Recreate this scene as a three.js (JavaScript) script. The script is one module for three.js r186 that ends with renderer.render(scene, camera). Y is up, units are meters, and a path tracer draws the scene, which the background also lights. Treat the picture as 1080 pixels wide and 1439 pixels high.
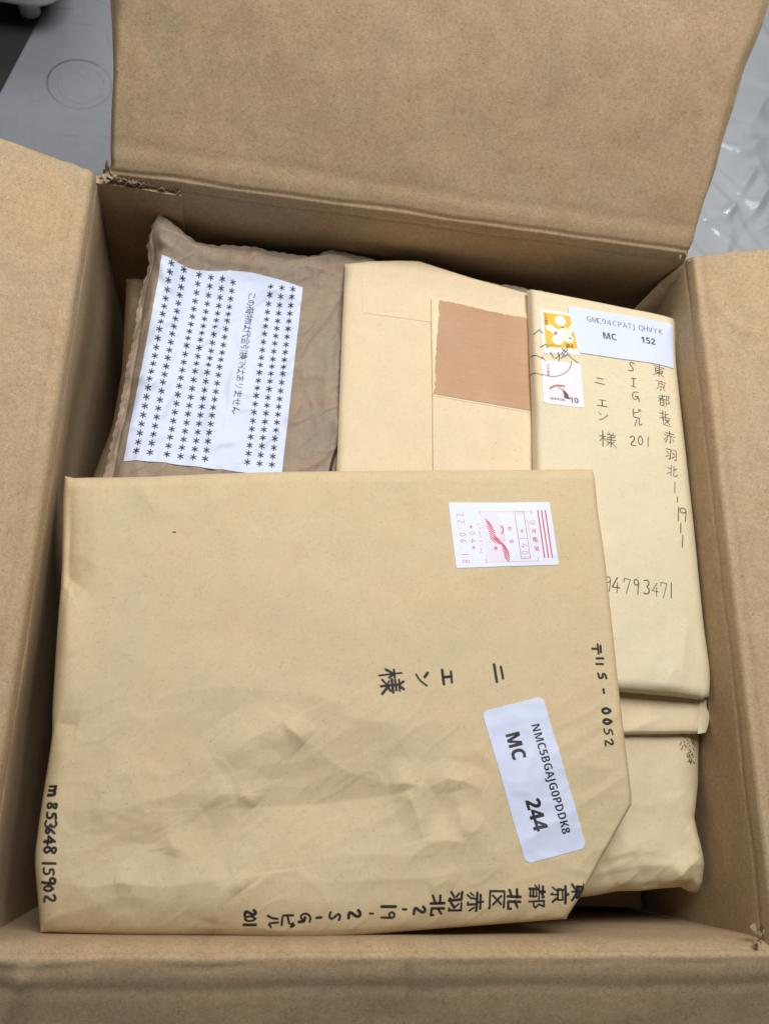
import * as THREE from 'three';
import { mergeGeometries } from 'three/addons/utils/BufferGeometryUtils.js';
import { RoundedBoxGeometry } from 'three/addons/geometries/RoundedBoxGeometry.js';
import { ImprovedNoise } from 'three/addons/math/ImprovedNoise.js';

// ---------------------------------------------------------------- camera, light, exposure
// Lengths in this script are millimetres, y = 0 at the rim of the box; mm() turns them into metres.
const MM = 0.001;
const scene = new THREE.Scene();
const camera = new THREE.PerspectiveCamera(61.9, 3 / 4, 0.02, 20);
camera.position.set(-0.0647, 0.3102, 0.1020);
camera.up.set(-0.0771, 0.3173, -0.9452);
camera.lookAt(-0.0647 + 0.1655, 0.3102 - 0.9308, 0.1020 - 0.3260);

const renderer = new THREE.WebGLRenderer({ antialias: true });
renderer.setSize(768, 1024);
renderer.toneMapping = THREE.LinearToneMapping;
renderer.toneMappingExposure = 1.05;
camera.focus = 0.345; camera.userData.fStop = 16;
renderer.shadowMap.enabled = true;
renderer.shadowMap.type = THREE.PCFSoftShadowMap;
scene.background = new THREE.Color(0.055, 0.055, 0.056);       // the even, dim light of the room around the table

function panelLamp(label, [x, y, z], [tx, ty, tz], w, h, strength, rgb) {
  const g = new THREE.Group();
  g.name = 'panel_lamp'; g.position.set(x, y, z); g.lookAt(tx, ty, tz);
  g.userData = { label, category: 'lamp' };
  const frame = new THREE.Mesh(new RoundedBoxGeometry(w + 0.03, h + 0.03, 0.03, 2, 0.006), new THREE.MeshStandardMaterial({ color: 0xd8d8d8, roughness: 0.5 }));
  frame.name = 'lamp_housing'; frame.position.z = -0.018;
  const glow = new THREE.Mesh(new THREE.PlaneGeometry(w, h), new THREE.MeshStandardMaterial({ color: 0x111111, emissive: new THREE.Color(...rgb), emissiveIntensity: 0.9 }));
  glow.name = 'lamp_diffuser'; glow.position.z = 0.001;
  const light = new THREE.RectAreaLight(new THREE.Color(...rgb), strength, w, h);
  light.position.z = 0.004; light.rotation.y = Math.PI;
  g.add(frame, glow, light);
  scene.add(g);
}
panelLamp('white panel lamp hanging above the open box', [0.06, 0.60, -0.26], [0.06, 0, -0.24], 0.42, 0.32, 11.4, [1.0, 0.985, 0.965]);
panelLamp('second white panel lamp, over the far side of the table', [-0.25, 0.95, -0.95], [-0.05, -0.1, -0.35], 0.6, 0.4, 3.4, [0.97, 0.985, 1.0]);

// ---------------------------------------------------------------- helpers
const noise = new ImprovedNoise();
const nz = (x, y, z = 0) => noise.noise(x + 11.3, y + 7.7, z + 3.1);
const fbm = (x, y, z = 0) => nz(x, y, z) + 0.5 * nz(x * 2.1, y * 2.1, z + 9) + 0.25 * nz(x * 4.3, y * 4.3, z + 17);
const ridge = (x, y, z = 0) => 1 - 2 * Math.abs(nz(x, y, z));
function rng(seed) { return () => { seed = (seed + 0x6d2b79f5) | 0; let t = Math.imul(seed ^ (seed >>> 15), 1 | seed); t = (t + Math.imul(t ^ (t >>> 7), 61 | t)) ^ t; return ((t ^ (t >>> 14)) >>> 0) / 4294967296; }; }
const clamp = THREE.MathUtils.clamp, lerp = THREE.MathUtils.lerp, smooth = (a, b, x) => THREE.MathUtils.smoothstep(x, a, b);

const used = {};
function numbered(name) { used[name] = (used[name] ?? -1) + 1; return used[name] ? name + '_' + String(used[name]).padStart(3, '0') : name; }
function thing(name, label, category, [x, y, z], group) {
  const o = new THREE.Group();
  o.name = numbered(name); o.position.set(x * MM, y * MM, z * MM);
  o.userData = { label, category };
  if (group) o.userData.group = group;
  scene.add(o);
  return o;
}
function part(name, geometry, material, parent, label) {
  const m = new THREE.Mesh(geometry, material);
  m.name = name; m.castShadow = m.receiveShadow = true;
  if (label) m.userData.label = label;
  parent.add(m);
  return m;
}

// A polyline as a function of 0..1 (by length).
function poly(pts) {
  const len = [0];
  for (let i = 1; i < pts.length; i++) len.push(len[i - 1] + Math.hypot(...pts[i].map((c, k) => c - pts[i - 1][k])));
  const total = len[len.length - 1];
  return (t) => {
    const s = clamp(t, 0, 1) * total;
    let i = 1;
    while (i < pts.length - 1 && len[i] < s) i++;
    const f = (s - len[i - 1]) / Math.max(1e-9, len[i] - len[i - 1]);
    return pts[i].map((c, k) => lerp(pts[i - 1][k], c, f));
  };
}
// A curve through the points, rounded.
function curve(pts) {
  if (pts.length < 3) return poly(pts);
  const c = new THREE.CatmullRomCurve3(pts.map((p) => new THREE.Vector3(...p)), false, 'centripetal');
  c.arcLengthDivisions = 400;
  const pts2 = c.getSpacedPoints(500).map((p) => [p.x, p.y, p.z]);
  return (t) => { const s = clamp(t, 0, 1) * 500, i = Math.min(499, Math.floor(s)), f = s - i; return pts2[i].map((a, k) => a + (pts2[i + 1][k] - a) * f); };
}
// The patch between four edges: top and bottom run left to right, left and right run top to bottom.
function patch(T, B, L, R) {
  const p00 = T(0), p10 = T(1), p01 = B(0), p11 = B(1);
  return (u, v) => {
    const t = T(u), b = B(u), l = L(v), r = R(v);
    return [0, 1, 2].map((k) => (1 - v) * t[k] + v * b[k] + (1 - u) * l[k] + u * r[k] - ((1 - u) * (1 - v) * p00[k] + u * (1 - v) * p10[k] + (1 - u) * v * p01[k] + u * v * p11[k]));
  };
}
// A grid of points (mm, minus the origin o) as a surface; uv from uvOf(position, u, v); faces towards +y or towards `face`.
function gridGeometry(f, nu, nv, o, uvOf, face = [0, 1, 0], us, vs) {
  const pos = [], uv = [], idx = [];
  for (let j = 0; j <= nv; j++) for (let i = 0; i <= nu; i++) {
    const u = us ? us(i / nu) : i / nu, v = vs ? vs(j / nv) : j / nv, p = f(u, v);
    pos.push((p[0] - o[0]) * MM, (p[1] - o[1]) * MM, (p[2] - o[2]) * MM);
    const q = uvOf(p, u, v);
    uv.push(q[0], q[1]);
  }
  const at = (i, j) => j * (nu + 1) + i, P = (k) => new THREE.Vector3(pos[3 * k], pos[3 * k + 1], pos[3 * k + 2]);
  const mi = nu >> 1, mj = nv >> 1, a = P(at(mi, mj));
  const n = P(at(Math.min(nu, mi + 1), mj)).sub(a).cross(P(at(mi, Math.min(nv, mj + 1))).sub(a));
  const flip = n.dot(new THREE.Vector3(...face)) < 0;
  for (let j = 0; j < nv; j++) for (let i = 0; i < nu; i++) {
    const q = [at(i, j), at(i + 1, j), at(i + 1, j + 1), at(i, j + 1)];
    if (flip) q.reverse();
    idx.push(q[0], q[1], q[2], q[0], q[2], q[3]);
  }
  const g = new THREE.BufferGeometry();
  g.setAttribute('position', new THREE.Float32BufferAttribute(pos, 3));
  g.setAttribute('uv', new THREE.Float32BufferAttribute(uv, 2));
  g.setIndex(idx);
  g.computeVertexNormals();
  return g;
}
// The strip that closes the gap between two grids along their four edges.
function rimGeometry(f, g, nu, nv, o, uvOf, us, vs) {
  const ring = [];
  const U = (i) => (us ? us(i / nu) : i / nu), V = (j) => (vs ? vs(j / nv) : j / nv);
  for (let i = 0; i < nu; i++) ring.push([U(i), 0]);
  for (let j = 0; j < nv; j++) ring.push([1, V(j)]);
  for (let i = nu; i > 0; i--) ring.push([U(i), 1]);
  for (let j = nv; j >= 0; j--) ring.push([0, V(j)]);
  const pos = [], uv = [], idx = [];
  ring.forEach(([u, v], k) => {
    for (const fn of [f, g]) {
      const p = fn(u, v), q = uvOf(p, u, v);
      pos.push((p[0] - o[0]) * MM, (p[1] - o[1]) * MM, (p[2] - o[2]) * MM);
      uv.push(q[0], q[1]);
    }
    if (k) idx.push(2 * k - 2, 2 * k - 1, 2 * k, 2 * k, 2 * k - 1, 2 * k + 1);
  });
  const b = new THREE.BufferGeometry();
  b.setAttribute('position', new THREE.Float32BufferAttribute(pos, 3));
  b.setAttribute('uv', new THREE.Float32BufferAttribute(uv, 2));
  b.setIndex(idx);
  b.computeVertexNormals();
  return b;
}
// A sheet of board: the surface f and the same surface set back by its thickness along its own normal.
function board(f, nu, nv, o, thick, uvOf, face) {
  const e = 1e-3;
  const raw = (u, v) => {
    const a = f(Math.max(0, u - e), v), b = f(Math.min(1, u + e), v), c = f(u, Math.max(0, v - e)), d = f(u, Math.min(1, v + e));
    const n = new THREE.Vector3(b[0] - a[0], b[1] - a[1], b[2] - a[2]).cross(new THREE.Vector3(d[0] - c[0], d[1] - c[1], d[2] - c[2])).normalize();
    return n;
  };
  const turn = raw(0.5, 0.6).dot(new THREE.Vector3(...face)) < 0 ? -1 : 1, dir = (u, v) => raw(u, v).multiplyScalar(turn);
  const back = (u, v) => { const p = f(u, v), n = dir(u, v); return [p[0] - n.x * thick, p[1] - n.y * thick, p[2] - n.z * thick, (p[3] ?? 0) + thick * 0.7, (p[4] ?? 0) + thick * 0.7]; };
  return mergeGeometries([gridGeometry(f, nu, nv, o, uvOf, face), gridGeometry(back, nu, nv, o, uvOf, face.map((c) => -c)), rimGeometry(f, back, nu, nv, o, uvOf)]);
}

// Folds in paper: a crease along a polyline in x, z; `up` its height, `a`, `b` how far it spreads on its two sides.
function crease(pts, up, a, b = a) {
  return (x, z) => {
    let best = 1e9, side = 1, along = 0, run = 0, total = 0;
    for (let i = 1; i < pts.length; i++) total += Math.hypot(pts[i][0] - pts[i - 1][0], pts[i][1] - pts[i - 1][1]);
    for (let i = 1; i < pts.length; i++) {
      const [x0, z0] = pts[i - 1], [x1, z1] = pts[i], dx = x1 - x0, dz = z1 - z0, l = Math.hypot(dx, dz);
      const t = clamp(((x - x0) * dx + (z - z0) * dz) / (l * l), 0, 1), d = Math.hypot(x - x0 - t * dx, z - z0 - t * dz);
      if (d < best) { best = d; side = dx * (z - z0) - dz * (x - x0); along = (run + t * l) / total; }
      run += l;
    }
    const w = side > 0 ? a : b;
    const k = best / (w * 2.3);
    if (k >= 1) return 0;
    return up * (1 - k) * (1 - 0.35 * k) * Math.pow(Math.sin(Math.PI * clamp(along, 0.04, 0.96)), 0.6);
  };
}
const dent = (x0, z0, r, h) => (x, z) => { const d = ((x - x0) ** 2 + (z - z0) ** 2) / (r * r); return d > 6 ? 0 : h * Math.exp(-d); };

// ---------------------------------------------------------------- surfaces
function canvas(w, h) { const c = document.createElement('canvas'); c.width = w; c.height = h; return c; }
function texture(c, color = true, repeat) {
  const t = new THREE.CanvasTexture(c);
  if (color) t.colorSpace = THREE.SRGBColorSpace;
  t.wrapS = t.wrapT = repeat ? THREE.RepeatWrapping : THREE.ClampToEdgeWrapping;
  t.magFilter = THREE.LinearFilter;
  return t;
}
// Lays mottled paper with short fibres over a canvas; s = pixels per mm.
function paperGround(ctx, w, h, s, [r, g, b], seed, { mottle = 5, grain = 5, fibres = 2, fibreLength = 2, dark = 0.16, light = 0.16, specks = 0.02, tint = 4 } = {}) {
  const R = rng(seed), im = ctx.createImageData(w, h), d = im.data;
  const step = 4, cw = Math.ceil(w / step) + 2, ch = Math.ceil(h / step) + 2, lowA = new Float32Array(cw * ch), lowB = new Float32Array(cw * ch);
  for (let j = 0; j < ch; j++) for (let i = 0; i < cw; i++) {
    const x = i * step / s, y = j * step / s;
    lowA[j * cw + i] = fbm(x / 9, y / 9, seed) * 0.7 + fbm(x / 1.7, y / 1.7, seed + 5) * 0.6;
    lowB[j * cw + i] = fbm(x / 22, y / 22, seed + 30);
  }
  for (let y = 0; y < h; y++) for (let x = 0; x < w; x++) {
    const k = Math.floor(y / step) * cw + Math.floor(x / step), m = lowA[k] * mottle + (R() - 0.5) * 2 * grain, t = lowB[k] * tint, o = (y * w + x) * 4;
    d[o] = r + m + t; d[o + 1] = g + m; d[o + 2] = b + m - t * 0.4; d[o + 3] = 255;
  }
  ctx.putImageData(im, 0, 0);
  const area = w * h / (s * s);
  ctx.lineCap = 'round';
  for (let k = 0; k < area * fibres; k++) {
    const x = R() * w, y = R() * h, a = R() * Math.PI * 2, l = fibreLength * s * (0.25 + R() * R() * 1.3), bend = (R() - 0.5) * l * 0.9;
    const up = R() < 0.5;
    ctx.strokeStyle = up ? `rgba(${r + 45},${g + 42},${b + 38},${light * (0.3 + R())})` : `rgba(${r * 0.42},${g * 0.38},${b * 0.34},${dark * (0.3 + R())})`;
    ctx.lineWidth = Math.max(0.6, s * (0.07 + R() * R() * 0.22));
    const cx = Math.cos(a), sy = Math.sin(a);
    ctx.beginPath(); ctx.moveTo(x, y); ctx.quadraticCurveTo(x + cx * l / 2 - sy * bend, y + sy * l / 2 + cx * bend, x + cx * l, y + sy * l); ctx.stroke();
  }
  for (let k = 0; k < area * specks; k++) {
    ctx.fillStyle = R() < 0.75 ? `rgba(60,42,25,${0.3 + R() * 0.5})` : `rgba(245,235,215,${0.3 + R() * 0.5})`;
    ctx.beginPath(); ctx.ellipse(R() * w, R() * h, s * (0.08 + R() * 0.16), s * (0.06 + R() * 0.08), R() * 3, 0, 7); ctx.fill();
  }
}
// Fibre relief for all papers, one tile of 60 mm.
const reliefTile = (() => {
  const n = 768, s = n / 60, c = canvas(n, n), x = c.getContext('2d');
  paperGround(x, n, n, s, [128, 128, 128], 91, { mottle: 10, grain: 10, fibres: 5, fibreLength: 2.2, dark: 0.5, light: 0.5, specks: 0, tint: 0 });
  return c;
})();
function paperMaterial(map, sizeX, sizeY, { bump = 0.00004, roughness = 0.82, extra = {} } = {}) {
  const b = texture(reliefTile, false, true);
  b.repeat.set(sizeX / 60, sizeY / 60);
  return new THREE.MeshStandardMaterial({ map, bumpMap: b, bumpScale: bump, roughness, side: THREE.DoubleSide, ...extra });
}
// Kraft board: tiles whose uv are in tiles (divide mm by their size).
function kraft(seed, rgb, size, opts, mat) {
  const n = 1024, c = canvas(n, n);
  paperGround(c.getContext('2d'), n, n, n / size, rgb, seed, opts);
  const t = texture(c, true, true);
  t.wrapS = t.wrapT = THREE.MirroredRepeatWrapping;
  return paperMaterial(t, size, size, mat);
}
const BOARD = 150;
const boardMaterial = kraft(5, [174, 150, 117], BOARD, { mottle: 9, grain: 6, fibres: 5, fibreLength: 1.4, dark: 0.19, light: 0.25, specks: 0.04, tint: 3.5 }, { bump: 0.00009, roughness: 0.86 });
const boardEdge = kraft(15, [156, 138, 110], 40, { mottle: 10, grain: 12, fibres: 6, fibreLength: 1.4, dark: 0.4, light: 0.3, specks: 0.3 }, { bump: 0.0002, roughness: 0.9 });
const mailerMaterialFor = (seed) => kraft(seed, [168, 147, 124], 120, { mottle: 5, grain: 4, fibres: 2, fibreLength: 2, dark: 0.16, light: 0.12, specks: 0.03, tint: 5 }, { bump: 0.00005, roughness: 0.62 });

// ---------------------------------------------------------------- hand lettering: strokes in a 10 x 10 square
const GLYPH = {
  '二': '2,3 8,3;0.5,8 9.5,8', 'エ': '1.5,2 8.5,2;5,2 5,8;0.5,8 9.5,8', 'ン': '1,2 3.5,3.8;1.5,9 5,7.5 9,3',
  '様': '0.3,3.5 4,3.5;2.2,0.5 2.2,9.7;2.2,4 0.3,7;2.4,4.2 3.8,5.8;5.5,0.5 6.3,1.6;8.6,0.3 7.8,1.6;4.8,2.2 9.5,2.2;5,3.6 9.2,3.6;4.4,5 9.9,5;7,2.2 7,9.6;5,6.4 6.2,7;4.5,9 6.3,7;9,6 7.6,7.2;7.2,6.8 9.9,9.4',
  '東': '0.5,2 9.5,2;5,0.3 5,9.8;2,3.5 2,6.7;2,3.5 8,3.5 8,6.7;2,5.1 8,5.1;2,6.7 8,6.7;5,6.7 0.6,9.4;5,6.7 9.5,9.4',
  '京': '5,0.3 5,1.8;0.6,1.9 9.4,1.9;2.5,3.4 2.5,6 7.6,6;2.5,3.4 7.6,3.4 7.6,6;5,6 5,9.6 4,9.2;2.7,7 1.2,9;7.2,7 8.9,8.8',
  '都': '1,2 5.5,2;3.2,0.4 3.2,3.8;0.3,4 6,4;5.6,0.8 0.6,6.6;2,5.4 2,9.6;2,5.4 5,5.4 5,9.6;2,7.4 5,7.4;2,9.4 5,9.4;7,0.6 7,9.9;7,0.8 9.5,0.8 8.2,3.6 9.6,5.4 9,7 7.6,6.8',
  '北': '0.4,3.2 3.8,3.2;3.8,0.6 3.8,9.4;0.3,8.2 3.8,6.6;9,2.2 6.2,4.2;6.2,0.6 6.2,8.6 9.6,8.6 9.6,7',
  '区': '9.2,1 1,1 1,9.2 9.6,9.2;7.5,2.6 3,7.6;3.2,3 7.6,7.4',
  '赤': '1.6,1.8 8.4,1.8;5,0.3 5,3.8;0.5,3.9 9.5,3.9;3.9,4 3.4,7.4 1.8,9.6;6.2,4 6.2,9.4 5.2,9;2,5.8 0.8,8;7.8,5.6 9.2,7.8',
  '羽': '0.6,1.4 4.4,1.4 4.4,9.2 3.4,8.8;1.2,3.4 2.8,4.8;0.4,8 3.2,6;5.6,1.4 9.4,1.4 9.4,9.2 8.4,8.8;6.2,3.4 7.8,4.8;5.4,8 8.2,6',
  'ビ': '2,1 2,8 3,9 9,9;2,5 7.5,3.4;7.6,0.6 8.4,2;9,0.2 9.8,1.6', 'ル': '3,1.5 3,5 0.8,9;6,1 6,8.6 9.6,5.6', '〒': '2,1.5 8,1.5;0.8,4 9.2,4;5,4 5,9.5',
  '0': '5,0.5 2.4,3 2.2,7 5,9.5 7.8,7 7.6,3 5,0.5', '1': '5,0.3 5,9.7', '2': '2,2.5 4,0.6 7,1 7.6,3.5 2,9.4 8.6,9.4', '3': '2,1.4 5,0.4 7.6,2 6.8,4 4.4,4.8 7.4,5.4 8,8 5,9.6 2,8.6',
  '4': '6,0.4 1,6.4 9,6.4;6.2,3.4 6.2,9.7', '5': '8,0.8 3,0.8 2.6,4.4 6,4 8,6 7,9 2,9.2', '6': '7,0.4 3,4 2.2,7.4 4.6,9.5 7.6,7.6 6.4,5.2 2.6,6.4', '7': '2,3 2,0.9 8,0.9 5,9.6',
  '8': '7.6,1.6 5,0.4 2.4,2 4,4.2 7.4,6.6 7,9 4.6,9.6 2.2,8 3,5.6 7,3.4 7.6,1.6', '9': '7.6,3 5,5 2.4,3.2 4,0.6 7.4,1 7.4,4 6.8,9.6', '-': '2.5,5 7.5,5', '|': '5,2.5 5,7.5',
  'S': '8,1.6 5,0.4 2.2,2.4 7.6,6.6 6,9.4 2,8.6', 'I': '2.5,0.8 7.5,0.8;5,0.8 5,9.2;2,9.2 8,9.2', 'G': '8,1.6 4.6,0.6 1.8,4 3,8.6 6.4,8.4 7.6,5.4;5,5.4 8.6,5.4 8.4,9.6', 'm': '1.5,9 1.5,2;1.5,4 3.5,2 5,4 5,9;5,4 7,2 8.5,4 8.5,9',
  'こ': '2,2 7.5,2 6.5,3.2;1.6,6.5 2.4,8.8 8.6,8.6', 'の': '5.4,1.6 4,7.6 2,8.2 0.8,5.6 3,2.2 6,1.4 9,3.4 8.6,7.4 6,9.2',
  '荷': '0.5,1.8 9.5,1.8;3.2,0.4 3.2,3;6.8,0.4 6.8,3;3,3.2 0.6,6.2;2,5 2,9.8;3.6,4.4 9.8,4.4;8.4,4.4 8.4,9.6 7.4,9.2;4.2,5.8 4.2,8 6.6,8;4.2,5.8 6.6,5.8 6.6,8',
  '物': '1.2,1.4 0.4,4;0.6,3 4.4,3;2.6,0.4 2.6,9.8;0.3,6.6 4.6,5.4;6,0.4 4.6,4;5.4,2.4 9.4,2.4 9,8.8 7.8,9.2;6.8,2.6 4.4,6.6;8.2,2.6 5.2,9',
  'は': '1.4,0.8 1,5 1.6,9.4;3.6,3 9.6,3;6.8,0.6 6.8,7.6 5,9.2 3.6,8 5.6,6.8 9.6,9.2', '代': '3.4,0.4 0.4,4.6;2,3 2,9.8;3.6,4 9.6,3.2;5.8,0.4 6.6,5.4 9,9.4 9.6,7.6;7.6,0.8 8.8,2',
  '金': '5,0.2 0.4,4;5,0.2 9.6,4;2.6,3.8 7.4,3.8;1.4,6 8.6,6;5,3.8 5,9.4;2.6,7 3.4,8.8;7.4,7 6.6,8.8;0.6,9.6 9.4,9.6', '引': '1,1 4.6,1 4.6,3.4 1.2,3.4 0.8,5.8 4.8,5.8 4.4,9.2 3,9;8.4,0.4 8.4,9.8',
  '換': '0.3,2.8 3.6,2.8;2,0.4 2,9.4 1,9;0.3,6.4 3.6,5.4;5.6,0.4 4.2,2.8;5.4,1.4 7.8,1.4 6.8,2.8;4.6,3 4.6,6;4.6,3 9,3 9,6;6,3 5.6,5;7.6,3 8,5;3.8,6.4 9.8,6.4;6.8,5 6.6,7.2 4,9.6;7,7 9.8,9.6',
  'で': '0.8,2 9,1.4 5,4.4 4.6,7 7.6,9;7.4,4.6 8.2,6;9,4 9.8,5.4', 'あ': '1.6,2.4 8.2,2;4.4,0.5 4.2,5 5,8.6;6.8,3.6 5,7.4 2.4,8.8 1.4,7 4.2,4.8 7.6,5 8.8,7.2 6.4,9.4',
  'り': '2.4,1 2.2,5 3.2,4.6;7,0.8 7.4,5 4.6,9.6', 'ま': '1.4,2.2 8.6,2.2;1.6,4.6 8.4,4.6;5,0.4 5,8 3.4,9.2 1.8,8 4,7 8.8,9', 'せ': '0.4,4 9.6,3.4;7,0.8 7,5.8 6,5.6;3,1.4 3,8.6 8.6,8.8', 'ん': '5,0.5 1,9.4 4,5.4 5.6,6.4 6.2,9 9.4,6',
  '日': '2,1 2,9.4;2,1 8,1 8,9.4;2,5 8,5;2,9.2 8,9.2', '本': '0.5,2.6 9.5,2.6;5,0.3 5,9.8;5,2.8 0.6,7.6;5,2.8 9.6,7.6;3.2,7.4 6.8,7.4',
  '郵': '0.5,1.6 5.6,0.8;0.3,4 6,4;1.2,2.6 1.2,8;4.8,2.6 4.8,8;0.5,6 5.6,6;3,1.2 3,9;0.3,9.4 6,8.8;7,0.6 7,9.9;7,0.8 9.5,0.8 8.2,3.6 9.6,5.4 9,7 7.6,6.8',
  '便': '3,0.4 0.4,4.6;1.8,3 1.8,9.8;3.6,1.2 9.8,1.2;4.4,2.6 9,2.6 9,6 4.4,6 4.4,2.6;4.4,4.3 9,4.3;6.6,1.2 6.4,6 3.4,9.6;4.4,6.6 9.8,9.6',
  '料': '0.6,2 1.6,3.6;4.8,1.6 3.8,3.6;0.3,4.8 5,4.8;2.7,0.4 2.7,9.8;2.7,5 0.4,8.2;2.8,5.2 4.8,7.2;6,1.6 7,2.8;5.8,4 6.8,5.2;5.4,7 9.8,6.2;8.2,0.4 8.2,9.8',
};
const hand = rng(404);
// Writes one glyph centred at x, y (pixels), size s pixels, turned by a; loose hand with `wobble`.
function write(ctx, ch, x, y, sx, sy, a, width, colour, wobble = 0.35) {
  const g = GLYPH[ch];
  if (!g) return;
  ctx.save(); ctx.translate(x, y); ctx.rotate(a);
  ctx.lineCap = ctx.lineJoin = 'round'; ctx.strokeStyle = colour;
  for (const stroke of g.split(';')) {
    const p = stroke.split(' ').map((q) => q.split(',').map(Number)).map(([u, v]) => [(u / 10 - 0.5) * sx + (hand() - 0.5) * wobble * sx / 10, (v / 10 - 0.5) * sy + (hand() - 0.5) * wobble * sy / 10]);
    ctx.lineWidth = width * (0.75 + hand() * 0.5); ctx.globalAlpha = 0.86 + hand() * 0.14;
    ctx.beginPath(); ctx.moveTo(...p[0]);
    if (p.length === 2) ctx.lineTo(...p[1]);
    else {
      for (let i = 1; i < p.length - 1; i++) {
        const corner = /^[\u3400-\u9fff]/.test(ch) || ch === '7' || ch === '4';
        if (corner) ctx.lineTo(...p[i]);
        else ctx.quadraticCurveTo(p[i][0], p[i][1], (p[i][0] + p[i + 1][0]) / 2, (p[i][1] + p[i + 1][1]) / 2);
      }
      ctx.lineTo(...p[p.length - 1]);
    }
    ctx.stroke();
  }
  ctx.restore();
}

// ---------------------------------------------------------------- envelopes: a printed front over a plain back, joined at the seam
function envelope(root, T, B, L, R, { nu, nv, puff, radius, relief = () => 0, under = 2, ground, opts, ppm = 8, ink, seed, plain, roughness = 0.72, bump = 0.00003, powers = 0.5, flange = [0, 0, 0, 0], jag = (p) => p }) {
  const o = [root.position.x / MM, root.position.y / MM, root.position.z / MM];
  const base = patch(T, B, L, R);
  let x0 = 1e9, x1 = -1e9, z0 = 1e9, z1 = -1e9;
  for (let i = 0; i <= 40; i++) for (const [u, v] of [[i / 40, 0], [i / 40, 1], [0, i / 40], [1, i / 40]]) { const p = base(u, v); x0 = Math.min(x0, p[0]); x1 = Math.max(x1, p[0]); z0 = Math.min(z0, p[2]); z1 = Math.max(z1, p[2]); }
  const w = x1 - x0, h = z1 - z0;
  const side = (t, r) => (r <= 0 || t >= r ? 1 : Math.pow(1 - (1 - t / r) ** 2, powers));
  const sw = (t, k) => side(Math.max(0, t - flange[k]), radius[k]);
  const swell = (p, u, v) => sw(u * w, 0) * sw((1 - u) * w, 1) * sw(v * h, 2) * sw((1 - v) * h, 3);
  const calm = (u, v) => Math.min(1, Math.min(u * w, (1 - u) * w, v * h, (1 - v) * h) / 3);
  const top = (u, v) => { const p = jag(base(u, v), u, v, w, h); return [p[0], p[1] + puff * swell(p, u, v) + relief(p[0], p[2], u, v) * (0.25 + 0.75 * calm(u, v)), p[2]]; };
  const low = (u, v) => { const p = jag(base(u, v), u, v, w, h), s = swell(p, u, v); return [p[0], p[1] - under * s - 0.05, p[2]]; };
  const uvOf = (p) => [(p[0] - x0) / w, 1 - (p[2] - z0) / h];
  const W = Math.round(w * ppm), H = Math.round(h * ppm), c = canvas(W, H), ctx = c.getContext('2d');
  paperGround(ctx, W, H, ppm, ground, seed, opts);
  const to = (q) => [(q[0] - x0) * ppm, (q[1] - z0) * ppm];
  if (ink) ink(ctx, to, ppm);
  part('front_panel', gridGeometry(top, nu, nv, o, uvOf), paperMaterial(texture(c), w, h, { bump, roughness }), root);
  part('back_panel', gridGeometry(low, Math.round(nu / 3), Math.round(nv / 3), o, (p) => [p[0] / 120, p[2] / 120], [0, -1, 0]), plain, root);
  // the height of the front at a place x, z
  const height = (x, z) => {
    let u = clamp((x - x0) / w, 0, 1), v = clamp((z - z0) / h, 0, 1);
    for (let i = 0; i < 8; i++) {
      const p = base(u, v), e = 1e-3, a = base(u + (u < 0.5 ? e : -e), v), b = base(u, v + (v < 0.5 ? e : -e)), su = u < 0.5 ? e : -e, sv = v < 0.5 ? e : -e;
      const ax = (a[0] - p[0]) / su, az = (a[2] - p[2]) / su, bx = (b[0] - p[0]) / sv, bz = (b[2] - p[2]) / sv, det = ax * bz - az * bx, dx = x - p[0], dz = z - p[2];
      u = clamp(u + (dx * bz - dz * bx) / det, 0, 1); v = clamp(v + (ax * dz - az * dx) / det, 0, 1);
    }
    return top(u, v)[1];
  };
  return { root, o, height, to };
}
// A flat piece stuck on an envelope: corners in x, z (top left, top right, bottom right, bottom left as its print reads across the picture).
function stuckOn(host, name, corners, nu, nv, material, { lift = 0.22, round = 0, edge, label, soft = 0 } = {}) {
  const [a, b, c, d] = corners, w = Math.hypot(b[0] - a[0], b[1] - a[1]), h = Math.hypot(d[0] - a[0], d[1] - a[1]);
  const place = (u, v) => {
    let s = u * w, t = v * h;
    if (round) {
      const cs = clamp(s, round, w - round), ct = clamp(t, round, h - round), l = Math.hypot(s - cs, t - ct);
      if (l > round) { s = cs + (s - cs) / l * round; t = ct + (t - ct) / l * round; }
    }
    let U = s / w, V = t / h;
    if (edge) [U, V] = edge(U, V);
    return [(1 - U) * (1 - V) * a[0] + U * (1 - V) * b[0] + U * V * c[0] + (1 - U) * V * d[0], (1 - U) * (1 - V) * a[1] + U * (1 - V) * b[1] + U * V * c[1] + (1 - U) * V * d[1], U, V];
  };
  const rest = (x, z) => {
    const here = host.height(x, z);
    if (!soft) return here;
    let sum = 0, w = 0;
    for (let i = -2; i <= 2; i++) for (let j = -2; j <= 2; j++) { const k = Math.exp(-(i * i + j * j) / 3); sum += k * host.height(x + i * soft / 2, z + j * soft / 2); w += k; }
    return Math.max(here, sum / w);
  };
  const f = (u, v) => { const q = place(u, v); return [q[0], rest(q[0], q[1]) + lift, q[1], q[2], q[3]]; };
  const foot = (u, v) => { const p = f(u, v); p[1] -= lift + 0.1; return p; };
  const uvOf = (p) => [p[3], 1 - p[4]];
  return part(name, mergeGeometries([gridGeometry(f, nu, nv, host.o, uvOf), rimGeometry(f, foot, nu, nv, host.o, uvOf)]), material, host.root, label);
}

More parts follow.
